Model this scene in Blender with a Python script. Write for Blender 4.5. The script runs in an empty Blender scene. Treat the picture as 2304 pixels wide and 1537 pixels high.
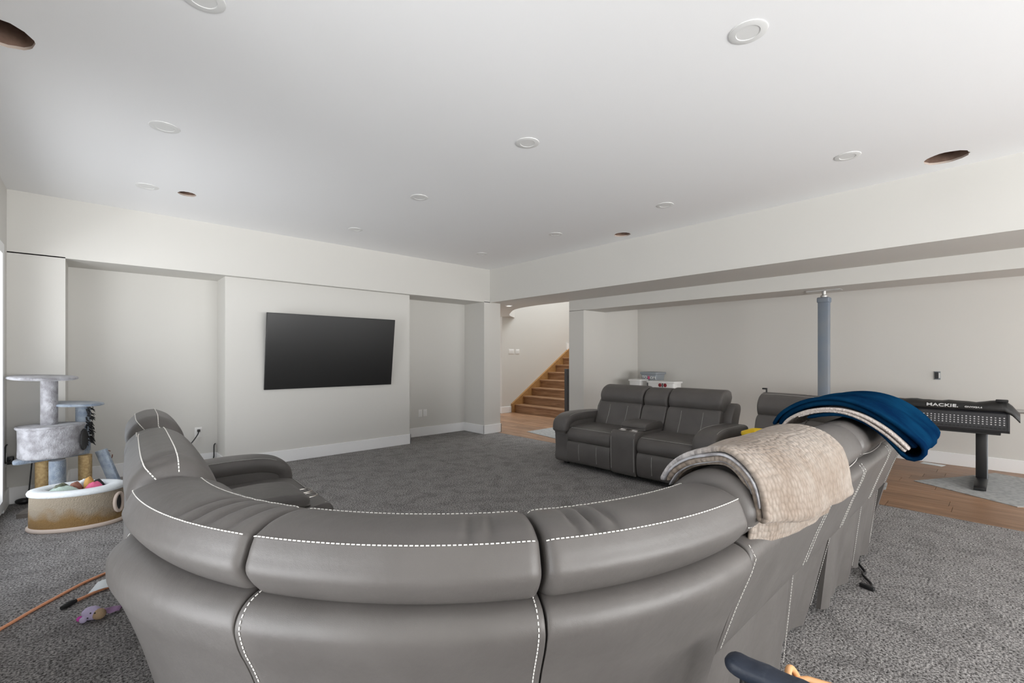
import bpy, bmesh, math, random
from mathutils import Vector, Matrix
random.seed(7)
SC = bpy.context.scene
COL = SC.collection
PI = math.pi
R = math.radians

# ------------------------------------------------------------------ camera
CAM_H = 1.285
cam = bpy.data.cameras.new('camera')
cam.sensor_width = 36.0
cam.lens = 1022.0 / 2304.0 * 36.0
cam.shift_y = 34.5 / 2304.0
cam.clip_start = 0.03
camo = bpy.data.objects.new('camera', cam)
camo.location = (0, 0, CAM_H)
camo.rotation_euler = (R(90), 0, R(47.55 - 90))
COL.objects.link(camo)
SC.camera = camo

# ------------------------------------------------------------------ world, lights, exposure
w = bpy.data.worlds.new('world'); SC.world = w
w.use_nodes = True
w.node_tree.nodes['Background'].inputs[0].default_value = (0.86, 0.92, 1.0, 1)
w.node_tree.nodes['Background'].inputs[1].default_value = 1.45
SC.view_settings.view_transform = 'Standard'
SC.view_settings.look = 'None'
SC.view_settings.gamma = 1.0
SC.view_settings.use_curve_mapping = False
SC.view_settings.exposure = 0.40
SC.cycles.use_denoising = True
SC.cycles.max_bounces = 12
SC.cycles.diffuse_bounces = 8
SC.cycles.glossy_bounces = 4
SC.cycles.transparent_max_bounces = 12
SC.cycles.caustics_reflective = False
SC.cycles.caustics_refractive = False
SC.cycles.sample_clamp_indirect = 6.0


def area(name, loc, target, sx, sy, power, color=(1, 1, 1), spread=180):
    l = bpy.data.lights.new(name, 'AREA')
    l.shape = 'RECTANGLE'; l.size = sx; l.size_y = sy
    l.energy = power; l.color = color; l.spread = R(spread)
    o = bpy.data.objects.new(name, l)
    o.location = loc
    d = Vector(target) - Vector(loc)
    o.rotation_euler = d.to_track_quat('-Z', 'Y').to_euler()
    COL.objects.link(o)
    return o


XL = -0.576      # left wall
YB = -3.6        # wall behind the camera
# daylight: bright surroundings and bright ground outside the windows
area('daylight_left', (XL - 2.5, 1.9, 0.8), (3, 2.6, 1.3), 4.6, 1.6, 150, (0.97, 0.985, 1.0))
area('ground_glow_left', (XL - 1.9, 2.2, 0.0), (XL - 1.9, 2.2, 3), 2.6, 5.4, 125, (1.0, 0.995, 0.98))
area('daylight_back', (2.3, YB - 1.3, 0.9), (2.5, 3, 1.9), 6.0, 1.8, 490, (1.0, 0.995, 0.98))
area('ground_glow_back', (2.3, YB - 2.4, 0.0), (2.3, YB - 2.4, 3), 7.0, 3.4, 170, (1.0, 0.995, 0.98))
area('daylight_stairwell', (8.2, 6.3, 5.1), (8.2, 6.3, 0), 2.6, 2.2, 105, (0.93, 0.97, 1.0))
area('hall_fill', (6.0, 9.8, 1.3), (6.0, 5, 1.2), 1.2, 1.8, 26, (0.97, 0.985, 1.0))  # added fill lamp inside the closed hall; no window opens there
area('daylight_side', (6.3, YB - 0.6, 1.3), (6.3, 3, 1.2), 2.0, 1.7, 70, (1.0, 0.995, 0.98))

# ------------------------------------------------------------------ materials


def mat(name, col, rough=0.6, metal=0.0, bump=None, var=None, coat=0.0, spec=0.5, sheen=0.0, alpha=None):
    """bump = (noise scale, strength, distance); var = (noise scale, second colour, low, high)"""
    m = bpy.data.materials.new(name); m.use_nodes = True
    nt = m.node_tree; b = nt.nodes['Principled BSDF']
    b.inputs['Base Color'].default_value = (*col, 1)
    b.inputs['Roughness'].default_value = rough
    b.inputs['Metallic'].default_value = metal
    b.inputs['Specular IOR Level'].default_value = spec
    if coat: b.inputs['Coat Weight'].default_value = coat
    if sheen:
        b.inputs['Sheen Weight'].default_value = sheen
        b.inputs['Sheen Roughness'].default_value = 0.4
    tc = nt.nodes.new('ShaderNodeTexCoord')
    if var:
        n = nt.nodes.new('ShaderNodeTexNoise'); n.inputs['Scale'].default_value = var[0]
        n.inputs['Detail'].default_value = 5
        nt.links.new(tc.outputs['Object'], n.inputs['Vector'])
        r = nt.nodes.new('ShaderNodeValToRGB')
        r.color_ramp.elements[0].position = var[2]; r.color_ramp.elements[0].color = (*col, 1)
        r.color_ramp.elements[1].position = var[3]; r.color_ramp.elements[1].color = (*var[1], 1)
        nt.links.new(n.outputs['Fac'], r.inputs['Fac'])
        nt.links.new(r.outputs['Color'], b.inputs['Base Color'])
    if bump:
        n = nt.nodes.new('ShaderNodeTexNoise'); n.inputs['Scale'].default_value = bump[0]
        n.inputs['Detail'].default_value = 4
        nt.links.new(tc.outputs['Object'], n.inputs['Vector'])
        bp = nt.nodes.new('ShaderNodeBump'); bp.inputs['Strength'].default_value = bump[1]
        bp.inputs['Distance'].default_value = bump[2]
        nt.links.new(n.outputs['Fac'], bp.inputs['Height'])
        nt.links.new(bp.outputs['Normal'], b.inputs['Normal'])
    return m


M = {}
M['wall'] = mat('wall_paint', (0.645, 0.632, 0.60), 0.75, bump=(180, 0.08, 0.002), spec=0.3)
M['ceiling'] = mat('ceiling_paint', (0.90, 0.90, 0.905), 0.9, bump=(140, 0.1, 0.002), spec=0.2)
M['trim'] = mat('trim_white', (0.86, 0.86, 0.86), 0.45)
M['stringer'] = mat('stringer_wood', (0.42, 0.235, 0.09), 0.5, var=(14, (0.33, 0.17, 0.06), 0.3, 0.7))
M['rough_wood'] = mat('joist_wood', (0.26, 0.17, 0.13), 0.9, var=(9, (0.12, 0.07, 0.05), 0.35, 0.7), bump=(30, 0.5, 0.01))
M['plaster_edge'] = mat('cut_plasterboard', (0.55, 0.46, 0.40), 0.9)
M['black'] = mat('black_plastic', (0.016, 0.016, 0.017), 0.4)
M['black_matte'] = mat('black_matte', (0.02, 0.02, 0.021), 0.75)
M['charcoal'] = mat('charcoal_metal', (0.05, 0.052, 0.058), 0.5, metal=0.2)
M['white_plastic'] = mat('white_plastic', (0.78, 0.78, 0.77), 0.4)
M['plate'] = mat('plate_white', (0.80, 0.79, 0.77), 0.35)
M['chrome'] = mat('cup_steel', (0.75, 0.72, 0.68), 0.25, metal=1.0)
M['steel_post'] = mat('steel_post_paint', (0.15, 0.185, 0.235), 0.5, var=(3.5, (0.19, 0.205, 0.225), 0.35, 0.65))
M['steel'] = mat('bare_steel', (0.55, 0.54, 0.52), 0.4, metal=0.7)
M['thread'] = mat('stitch_thread', (0.80, 0.78, 0.74), 0.8)
M['thread_grey'] = mat('stitch_thread_grey', (0.42, 0.41, 0.39), 0.8)
M['underlay'] = mat('grey_underlay', (0.40, 0.41, 0.41), 0.9, var=(25, (0.30, 0.31, 0.31), 0.45, 0.62), bump=(60, 0.3, 0.003))
M['paper'] = mat('paper_white', (0.72, 0.76, 0.78), 0.6)
M['orange'] = mat('orange_rubber', (0.88, 0.40, 0.22), 0.5)
M['yellow'] = mat('yellow_plastic', (0.85, 0.58, 0.02), 0.35)
M['grey_plastic'] = mat('grey_plastic', (0.23, 0.25, 0.27), 0.5)
M['bin_grey'] = mat('bin_grey', (0.27, 0.295, 0.32), 0.55)
M['red'] = mat('dark_red', (0.25, 0.012, 0.02), 0.5)
M['pink'] = mat('pink_plush', (0.55, 0.10, 0.20), 0.9)
M['navy_plastic'] = mat('navy_padding', (0.018, 0.026, 0.045), 0.5, var=(40, (0.05, 0.06, 0.08), 0.55, 0.8), bump=(90, 0.3, 0.003))
M['tan_wood'] = mat('tan_wood', (0.75, 0.40, 0.18), 0.45)
M['denim'] = mat('blue_grey_cloth', (0.18, 0.24, 0.32), 0.9)
M['sisal'] = mat('sisal_rope', (0.55, 0.40, 0.20), 0.9, var=(50, (0.38, 0.25, 0.11), 0.35, 0.7), bump=(120, 0.8, 0.006))
M['plush'] = mat('grey_plush', (0.42, 0.42, 0.45), 0.95, var=(14, (0.24, 0.235, 0.25), 0.38, 0.62), bump=(90, 0.7, 0.01), sheen=0.4)
M['plush_blue'] = mat('blue_grey_plush', (0.30, 0.345, 0.40), 0.95, var=(16, (0.18, 0.22, 0.28), 0.38, 0.62), bump=(90, 0.7, 0.01), sheen=0.4)
M['plush_dark'] = mat('brown_grey_board', (0.17, 0.15, 0.135), 0.9, var=(20, (0.13, 0.115, 0.10), 0.4, 0.6))
M['white_plush'] = mat('white_plush', (0.70, 0.74, 0.77), 0.95, bump=(120, 0.6, 0.006), sheen=0.3)
M['binding'] = mat('beige_binding', (0.55, 0.46, 0.40), 0.9)
M['lavender'] = mat('lavender_plush', (0.55, 0.48, 0.68), 0.95, bump=(150, 0.5, 0.004))
M['purple_net'] = mat('purple_net', (0.36, 0.22, 0.38), 0.9)
M['tan_plush'] = mat('tan_plush', (0.45, 0.32, 0.20), 0.95, bump=(150, 0.5, 0.004))
M['magenta'] = mat('magenta_plush', (0.62, 0.08, 0.42), 0.9)
M['mint'] = mat('mint_knit', (0.42, 0.52, 0.47), 0.95, bump=(120, 0.8, 0.006))
M['olive'] = mat('olive_cloth', (0.10, 0.11, 0.075), 0.95, var=(40, (0.22, 0.24, 0.19), 0.5, 0.6))
M['brown'] = mat('brown_plush', (0.24, 0.11, 0.08), 0.95)
M['gold'] = mat('gold_plush', (0.48, 0.28, 0.09), 0.95)
M['navy_fleece'] = mat('navy_fleece', (0.002, 0.014, 0.045), 0.9, var=(5, (0.004, 0.036, 0.085), 0.35, 0.7), bump=(30, 0.5, 0.012), spec=0.0)
M['sherpa'] = mat('white_sherpa', (0.60, 0.53, 0.49), 0.95, bump=(110, 1.0, 0.01))
M['text_white'] = mat('print_white', (0.72, 0.72, 0.72), 0.6)
M['text_dim'] = mat('print_grey', (0.36, 0.36, 0.37), 0.6)
M['nylon'] = mat('black_nylon', (0.02, 0.02, 0.02), 0.5, bump=(14, 0.4, 0.02))
M['mixer'] = mat('mixer_metal', (0.035, 0.035, 0.039), 0.5)
M['screen'] = mat('screen_black', (0.010, 0.010, 0.010), 0.32, spec=0.5)


def leather():
    m = bpy.data.materials.new('grey_leather'); m.use_nodes = True
    nt = m.node_tree; b = nt.nodes['Principled BSDF']
    L = nt.links.new
    tc = nt.nodes.new('ShaderNodeTexCoord')
    n = nt.nodes.new('ShaderNodeTexNoise'); n.inputs['Scale'].default_value = 5; n.inputs['Detail'].default_value = 4
    L(tc.outputs['Object'], n.inputs['Vector'])
    r = nt.nodes.new('ShaderNodeValToRGB')
    r.color_ramp.elements[0].position = 0.3; r.color_ramp.elements[0].color = (0.100, 0.092, 0.087, 1)
    r.color_ramp.elements[1].position = 0.75; r.color_ramp.elements[1].color = (0.124, 0.115, 0.109, 1)
    L(n.outputs['Fac'], r.inputs['Fac']); L(r.outputs['Color'], b.inputs['Base Color'])
    b.inputs['Roughness'].default_value = 0.44
    b.inputs['Specular IOR Level'].default_value = 0.42
    v = nt.nodes.new('ShaderNodeTexVoronoi'); v.inputs['Scale'].default_value = 420
    v.feature = 'DISTANCE_TO_EDGE'
    L(tc.outputs['Object'], v.inputs['Vector'])
    n2 = nt.nodes.new('ShaderNodeTexNoise'); n2.inputs['Scale'].default_value = 16; n2.inputs['Detail'].default_value = 3
    L(tc.outputs['Object'], n2.inputs['Vector'])
    b1 = nt.nodes.new('ShaderNodeBump'); b1.inputs['Strength'].default_value = 0.22; b1.inputs['Distance'].default_value = 0.0012
    L(v.outputs['Distance'], b1.inputs['Height'])
    b2 = nt.nodes.new('ShaderNodeBump'); b2.inputs['Strength'].default_value = 0.18; b2.inputs['Distance'].default_value = 0.012
    L(n2.outputs['Fac'], b2.inputs['Height']); L(b1.outputs['Normal'], b2.inputs['Normal'])
    L(b2.outputs['Normal'], b.inputs['Normal'])
    return m


def carpet():
    m = bpy.data.materials.new('grey_carpet'); m.use_nodes = True
    nt = m.node_tree; b = nt.nodes['Principled BSDF']; L = nt.links.new
    tc = nt.nodes.new('ShaderNodeTexCoord')
    n = nt.nodes.new('ShaderNodeTexNoise'); n.inputs['Scale'].default_value = 95; n.inputs['Detail'].default_value = 3
    n.inputs['Roughness'].default_value = 0.7
    L(tc.outputs['Object'], n.inputs['Vector'])
    big = nt.nodes.new('ShaderNodeTexNoise'); big.inputs['Scale'].default_value = 6.5; big.inputs['Detail'].default_value = 6
    big.inputs['Roughness'].default_value = 0.65; big.inputs['Distortion'].default_value = 0.6
    L(tc.outputs['Object'], big.inputs['Vector'])
    r = nt.nodes.new('ShaderNodeValToRGB')
    r.color_ramp.elements[0].position = 0.36; r.color_ramp.elements[0].color = (0.045, 0.042, 0.041, 1)
    r.color_ramp.elements[1].position = 0.64; r.color_ramp.elements[1].color = (0.53, 0.51, 0.50, 1)
    L(n.outputs['Fac'], r.inputs['Fac'])
    r2 = nt.nodes.new('ShaderNodeValToRGB')
    r2.color_ramp.elements[0].position = 0.36; r2.color_ramp.elements[0].color = (0.80, 0.80, 0.80, 1)
    r2.color_ramp.elements[1].position = 0.56; r2.color_ramp.elements[1].color = (1.08, 1.08, 1.08, 1)
    L(big.outputs['Fac'], r2.inputs['Fac'])
    mx = nt.nodes.new('ShaderNodeMixRGB'); mx.blend_type = 'MULTIPLY'; mx.inputs[0].default_value = 1
    L(r.outputs['Color'], mx.inputs[1]); L(r2.outputs['Color'], mx.inputs[2])
    L(mx.outputs['Color'], b.inputs['Base Color'])
    b.inputs['Roughness'].default_value = 0.95
    b.inputs['Specular IOR Level'].default_value = 0.1
    bp = nt.nodes.new('ShaderNodeBump'); bp.inputs['Strength'].default_value = 1.0; bp.inputs['Distance'].default_value = 0.012
    L(n.outputs['Fac'], bp.inputs['Height']); L(bp.outputs['Normal'], b.inputs['Normal'])
    return m


def plank_wood(name, c1, c2, axis, rough=0.4, spread=0.35):
    m = bpy.data.materials.new(name); m.use_nodes = True
    nt = m.node_tree; b = nt.nodes['Principled BSDF']; L = nt.links.new
    tc = nt.nodes.new('ShaderNodeTexCoord')
    oi = nt.nodes.new('ShaderNodeObjectInfo')
    geo = nt.nodes.new('ShaderNodeNewGeometry')
    add = nt.nodes.new('ShaderNodeVectorMath'); add.operation = 'MULTIPLY_ADD'
    add.inputs[1].default_value = (1, 1, 1)
    sc = nt.nodes.new('ShaderNodeVectorMath'); sc.operation = 'SCALE'; sc.inputs['Scale'].default_value = 37.0
    L(oi.outputs['Random'], sc.inputs[0])
    L(geo.outputs['Position'], add.inputs[0]); L(sc.outputs[0], add.inputs[2])
    mp = nt.nodes.new('ShaderNodeMapping')
    mp.inputs['Scale'].default_value = (34, 2.2, 34) if axis == 'y' else (2.2, 34, 34)
    L(add.outputs[0], mp.inputs['Vector'])
    n = nt.nodes.new('ShaderNodeTexNoise'); n.inputs['Scale'].default_value = 1.0; n.inputs['Detail'].default_value = 6
    n.inputs['Distortion'].default_value = 0.8
    L(mp.outputs[0], n.inputs['Vector'])
    r = nt.nodes.new('ShaderNodeValToRGB')
    r.color_ramp.elements[0].position = 0.35; r.color_ramp.elements[0].color = (*c1, 1)
    r.color_ramp.elements[1].position = 0.68; r.color_ramp.elements[1].color = (*c2, 1)
    L(n.outputs['Fac'], r.inputs['Fac'])
    hsv = nt.nodes.new('ShaderNodeHueSaturation')
    mr = nt.nodes.new('ShaderNodeMapRange')
    mr.inputs['To Min'].default_value = 1 - spread / 2; mr.inputs['To Max'].default_value = 1 + spread / 2
    L(oi.outputs['Random'], mr.inputs['Value']); L(mr.outputs[0], hsv.inputs['Value'])
    L(r.outputs['Color'], hsv.inputs['Color']); L(hsv.outputs['Color'], b.inputs['Base Color'])
    b.inputs['Roughness'].default_value = rough
    return m


def knit():
    m = bpy.data.materials.new('beige_knit'); m.use_nodes = True
    nt = m.node_tree; b = nt.nodes['Principled BSDF']; L = nt.links.new
    tc = nt.nodes.new('ShaderNodeTexCoord')
    mp = nt.nodes.new('ShaderNodeMapping'); mp.inputs['Scale'].default_value = (66, 56, 1)
    L(tc.outputs['UV'], mp.inputs['Vector'])
    v = nt.nodes.new('ShaderNodeTexVoronoi'); v.inputs['Scale'].default_value = 1.0
    v.inputs['Randomness'].default_value = 0.6
    L(mp.outputs[0], v.inputs['Vector'])
    n = nt.nodes.new('ShaderNodeTexNoise'); n.inputs['Scale'].default_value = 7; n.inputs['Detail'].default_value = 3
    L(tc.outputs['Object'], n.inputs['Vector'])
    r = nt.nodes.new('ShaderNodeValToRGB')
    r.color_ramp.elements[0].position = 0.38; r.color_ramp.elements[0].color = (0.285, 0.230, 0.188, 1)
    r.color_ramp.elements[1].position = 0.62; r.color_ramp.elements[1].color = (0.345, 0.297, 0.257, 1)
    L(n.outputs['Fac'], r.inputs['Fac'])
    r3 = nt.nodes.new('ShaderNodeValToRGB')
    r3.color_ramp.elements[0].position = 0.2; r3.color_ramp.elements[0].color = (1.06, 1.06, 1.06, 1)
    r3.color_ramp.elements[1].position = 0.75; r3.color_ramp.elements[1].color = (0.80, 0.785, 0.77, 1)
    L(v.outputs['Distance'], r3.inputs['Fac'])
    mx = nt.nodes.new('ShaderNodeMixRGB'); mx.blend_type = 'MULTIPLY'; mx.inputs[0].default_value = 1
    L(r.outputs['Color'], mx.inputs[1]); L(r3.outputs['Color'], mx.inputs[2])
    # silvery pile towards the near front corner
    sx = nt.nodes.new('ShaderNodeSeparateXYZ'); L(tc.outputs['UV'], sx.inputs[0])
    ma = nt.nodes.new('ShaderNodeMath'); ma.operation = 'MULTIPLY_ADD'; ma.inputs[1].default_value = -0.75
    L(sx.outputs['X'], ma.inputs[0]); L(sx.outputs['Y'], ma.inputs[2])
    mr = nt.nodes.new('ShaderNodeMapRange'); mr.inputs['From Min'].default_value = 0.70; mr.inputs['From Max'].default_value = 0.86
    L(ma.outputs[0], mr.inputs['Value'])
    n3 = nt.nodes.new('ShaderNodeTexNoise'); n3.inputs['Scale'].default_value = 38; L(tc.outputs['Object'], n3.inputs['Vector'])
    r4 = nt.nodes.new('ShaderNodeValToRGB')
    r4.color_ramp.elements[0].position = 0.42; r4.color_ramp.elements[0].color = (0.34, 0.32, 0.32, 1)
    r4.color_ramp.elements[1].position = 0.60; r4.color_ramp.elements[1].color = (0.56, 0.54, 0.54, 1)
    L(n3.outputs['Fac'], r4.inputs['Fac'])
    m2 = nt.nodes.new('ShaderNodeMixRGB'); L(mr.outputs[0], m2.inputs[0]); L(mx.outputs['Color'], m2.inputs[1]); L(r4.outputs['Color'], m2.inputs[2])
    L(m2.outputs['Color'], b.inputs['Base Color'])
    b.inputs['Roughness'].default_value = 0.95; b.inputs['Specular IOR Level'].default_value = 0.2
    b.inputs['Sheen Weight'].default_value = 0.12
    bp = nt.nodes.new('ShaderNodeBump'); bp.inputs['Strength'].default_value = 0.9; bp.inputs['Distance'].default_value = 0.009
    bp.invert = True
    L(v.outputs['Distance'], bp.inputs['Height']); L(bp.outputs['Normal'], b.inputs['Normal'])
    return m


def glass():
    m = bpy.data.materials.new('window_glass'); m.use_nodes = True
    nt = m.node_tree; nt.nodes.clear(); L = nt.links.new
    o = nt.nodes.new('ShaderNodeOutputMaterial'); mx = nt.nodes.new('ShaderNodeMixShader')
    t = nt.nodes.new('ShaderNodeBsdfTransparent'); g = nt.nodes.new('ShaderNodeBsdfGlossy')
    g.inputs['Roughness'].default_value = 0.02
    mx.inputs[0].default_value = 0.06
    L(t.outputs[0], mx.inputs[1]); L(g.outputs[0], mx.inputs[2]); L(mx.outputs[0], o.inputs[0])
    return m


M['leather'] = leather()
M['carpet'] = carpet()
M['plank'] = plank_wood('floor_planks', (0.22, 0.115, 0.06), (0.39, 0.23, 0.135), 'y')
M['step'] = plank_wood('stair_oak', (0.24, 0.125, 0.06), (0.42, 0.25, 0.14), 'y', 0.45, 0.25)
M['knit'] = knit()
M['silver'] = mat('silver_velvet', (0.46, 0.46, 0.49), 0.7, var=(26, (0.22, 0.21, 0.22), 0.42, 0.62), bump=(45, 0.6, 0.01), sheen=0.5)
M['glass'] = glass()

# ------------------------------------------------------------------ mesh helpers


def catmull(pts, n=5, closed=True):
    out = []; N = len(pts)
    rng = range(N) if closed else range(N - 1)
    for i in rng:
        if closed:
            p0, p1, p2, p3 = pts[i - 1], pts[i], pts[(i + 1) % N], pts[(i + 2) % N]
        else:
            p0, p1, p2, p3 = pts[max(i - 1, 0)], pts[i], pts[i + 1], pts[min(i + 2, N - 1)]
        for k in range(n):
            t = k / n
            out.append(tuple(0.5 * (2 * b + (c - a) * t + (2 * a - 5 * b + 4 * c - d) * t * t + (3 * b - a - 3 * c + d) * t ** 3)
                             for a, b, c, d in zip(p0, p1, p2, p3)))
    if not closed: out.append(tuple(pts[-1]))
    return out


ROOT = {}


def wloc(o):
    return Matrix.Translation(ROOT.get(o.name, Vector((0, 0, 0)))) if o else Matrix()


class MB:
    def __init__(s):
        s.v = []; s.f = []; s.uv = {}

    def add(s, verts, faces, uvs=None):
        b = len(s.v)
        s.v.extend(tuple(p) for p in verts)
        for f in faces: s.f.append(tuple(i + b for i in f))
        if uvs:
            for i, q in enumerate(uvs): s.uv[b + i] = q
        return s

    def bm(s, bm, mtx=None):
        if mtx is not None: bm.transform(mtx)
        bm.verts.index_update()
        s.add([v.co[:] for v in bm.verts], [[v.index for v in f.verts] for f in bm.faces])
        bm.free(); return s

    def box(s, x0, x1, y0, y1, z0, z1, bev=0.0, seg=2, mtx=None):
        bm = bmesh.new(); bmesh.ops.create_cube(bm, size=1)
        bm.transform(Matrix.Diagonal((x1 - x0, y1 - y0, z1 - z0, 1)))
        if bev > 0:
            bmesh.ops.bevel(bm, geom=bm.edges[:], offset=bev, segments=seg, affect='EDGES', profile=0.5)
        bm.transform(Matrix.Translation(((x0 + x1) / 2, (y0 + y1) / 2, (z0 + z1) / 2)))
        return s.bm(bm, mtx)

    def loft(s, rings, closed=True, cap=True, uvs=None):
        n = len(rings[0]); V = [p for r in rings for p in r]; F = []
        for i in range(len(rings) - 1):
            for j in range(n if closed else n - 1):
                k = (j + 1) % n
                F.append((i * n + j, i * n + k, (i + 1) * n + k, (i + 1) * n + j))
        if cap and closed:
            F.append(tuple(range(n))); F.append(tuple((len(rings) - 1) * n + j for j in range(n)))
        U = [q for r in uvs for q in r] if uvs else None
        return s.add(V, F, U)

    def tube(s, pts, r, n=8, cap=True):
        pts = [Vector(p) for p in pts]; rings = []
        up = None
        for i, p in enumerate(pts):
            t = (pts[min(i + 1, len(pts) - 1)] - pts[max(i - 1, 0)])
            if t.length < 1e-9: t = Vector((0, 0, 1))
            t.normalize()
            if up is None:
                up = Vector((0, 0, 1)) if abs(t.z) < 0.9 else Vector((1, 0, 0))
            a = (up - t * up.dot(t))
            if a.length < 1e-6: a = t.orthogonal()
            a.normalize(); b = t.cross(a); up = a
            rr = r(i / (len(pts) - 1)) if callable(r) else r
            rings.append([tuple(p + (a * math.cos(2 * PI * k / n) + b * math.sin(2 * PI * k / n)) * rr) for k in range(n)])
        return s.loft(rings, True, cap)

    def lathe(s, prof, c, n=32, sx=1.0, sy=1.0, rot=0.0, closed=False, mtx=None):
        ca, sa = math.cos(rot), math.sin(rot); rings = []
        for (r, z) in prof:
            ring = []
            for k in range(n):
                a = 2 * PI * k / n; x = r * math.cos(a) * sx; y = r * math.sin(a) * sy
                p = Vector((c[0] + x * ca - y * sa, c[1] + x * sa + y * ca, c[2] + z))
                if mtx is not None: p = mtx @ p
                ring.append(tuple(p))
            rings.append(ring)
        if closed: rings.append(rings[0])
        return s.loft(rings, True, not closed)

    def prism(s, poly, z0, z1):
        n = len(poly)
        V = [(x, y, z0) for x, y in poly] + [(x, y, z1) for x, y in poly]
        F = [tuple(range(n))[::-1], tuple(range(n, 2 * n))] + [(i, (i + 1) % n, n + (i + 1) % n, n + i) for i in range(n)]
        return s.add(V, F)

    def ell(s, c, rx, ry, rz, mtx=None, seg=16, rings=10, bump=0.0):
        bm = bmesh.new(); bmesh.ops.create_uvsphere(bm, u_segments=seg, v_segments=rings, radius=1)
        if bump:
            for v in bm.verts: v.co *= 1 + bump * math.sin(7 * v.co.x + 3 * v.co.z) * math.cos(6 * v.co.y + 2)
        bm.transform(Matrix.Diagonal((rx, ry, rz, 1)))
        if mtx is not None: bm.transform(mtx)
        bm.transform(Matrix.Translation(c))
        return s.bm(bm)

    def build(s, name, m, parent=None, smooth=True, angle=40, label=None, kind=None):
        me = bpy.data.meshes.new(name)
        off = Vector((0, 0, 0)); p = parent
        while p is not None:
            off += ROOT.get(p, Vector((0, 0, 0))); p = p.parent
        me.from_pydata([(x - off.x, y - off.y, z - off.z) for x, y, z in s.v], [], s.f)
        bm = bmesh.new(); bm.from_mesh(me); bmesh.ops.recalc_face_normals(bm, faces=bm.faces[:]); bm.to_mesh(me); bm.free()
        if s.uv:
            ul = me.uv_layers.new(name='UVMap')
            for lp in me.loops: ul.data[lp.index].uv = s.uv.get(lp.vertex_index, (0, 0))
        me.materials.append(m)
        if smooth:
            me.shade_smooth(); me.set_sharp_from_angle(angle=R(angle))
        me.update()
        o = bpy.data.objects.new(name, me); COL.objects.link(o)
        if parent is not None: o.parent = parent
        if label: o['label'] = label
        if kind: o['kind'] = kind
        return o


def tag(o, label, cat, group=None):
    o['label'] = label; o['category'] = cat
    if group: o['group'] = group
    return o


def thing(name, label, cat, loc, group=None):
    o = bpy.data.objects.new(name, None); o.empty_display_size = 0.1
    o.location = loc; COL.objects.link(o); ROOT[o] = Vector(loc)
    return tag(o, label, cat, group)


def struct(name, mb, m, smooth=False, parent=None):
    o = mb.build(name, m, parent, smooth)
    if parent is None: o['kind'] = 'structure'
    return o


def text_mesh(name, body, size, mtx, m, parent, depth=0.0006, align='CENTER', xscale=1.0):
    c = bpy.data.curves.new(name, 'FONT'); c.body = body; c.size = size
    c.extrude = depth; c.align_x = align; c.align_y = 'CENTER'; c.offset = size * 0.012
    t = bpy.data.objects.new(name, c); COL.objects.link(t)
    dg = bpy.context.evaluated_depsgraph_get()
    me = bpy.data.meshes.new_from_object(t.evaluated_get(dg))
    bpy.data.objects.remove(t)
    off = Vector((0, 0, 0)); p = parent
    while p is not None:
        off += ROOT.get(p, Vector((0, 0, 0))); p = p.parent
    me.transform(Matrix.Diagonal((xscale, 1, 1, 1)))
    me.transform(Matrix.Translation(-off) @ mtx)
    me.materials.clear(); me.materials.append(m)
    o = bpy.data.objects.new(name, me); COL.objects.link(o); o.parent = parent
    return o


def basis(xa, ya, loc):
    xa = Vector(xa).normalized(); ya = Vector(ya).normalized(); za = xa.cross(ya)
    mt = Matrix((xa, ya, za)).transposed().to_4x4(); mt.translation = Vector(loc)
    return mt


# ================================================================== SETTING
YF = 5.88        # plane of the beam over the television wall
ZC = 2.745       # main ceiling
ZB = 2.195       # underside of the dropped beams
XB = 4.875       # face of the dropped beam on the right
XR = 7.50        # wall of the area beyond
HOLES = [(-0.335, 3.065, 0.125), (0.60, 4.975, 0.068), (4.635, 3.115, 0.095), (4.597, 0.309, 0.122)]

# ---- carpet
mb = MB().box(XL - 0.2, 5.03, YB - 0.2, 6.7, -0.12, 0.0)
struct('floor', mb, M['carpet'])
# ---- wood floor, built plank by plank
sub = MB().box(5.03, 7.7, YB - 0.2, 4.72, -0.12, -0.012).box(5.03, 11.2, 4.72, 10.2, -0.12, -0.012)
wf = struct('floor.001', sub, M['rough_wood'])
pm = MB().box(-0.5, 0.5, -0.5, 0.5, -0.5, 0.5).build('plank', M['plank'], wf, False)
pmesh = pm.data
bpy.data.objects.remove(pm)
PW = 0.187
row = 0
x = 5.032
while x < 7.5:
    y = YB + random.uniform(-1.1, -0.1)
    wdt = min(PW, 7.5 - x)
    while y < 7.76:
        ln = random.choice([0.9, 1.2, 1.2, 1.5])
        y0, y1 = max(y, YB), min(y + ln, 7.77)
        if y1 - y0 > 0.05 and not (x > 7.15 and y0 > 6.2):
            p = bpy.data.objects.new('plank', pmesh); COL.objects.link(p); p.parent = wf
            p.location = (x + wdt / 2, (y0 + y1) / 2, -0.005 - random.uniform(0, 0.0008))
            p.scale = (wdt - 0.003, y1 - y0 - 0.003, 0.012)
        y += ln
    x += PW; row += 1

# ---- main ceiling with its cut holes
bm = bmesh.new()


def loop_edges(bm, pts, z):
    vs = [bm.verts.new((px, py, z)) for px, py in pts]
    return [bm.edges.new((vs[i], vs[(i + 1) % len(vs)])) for i in range(len(vs))]


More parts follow.
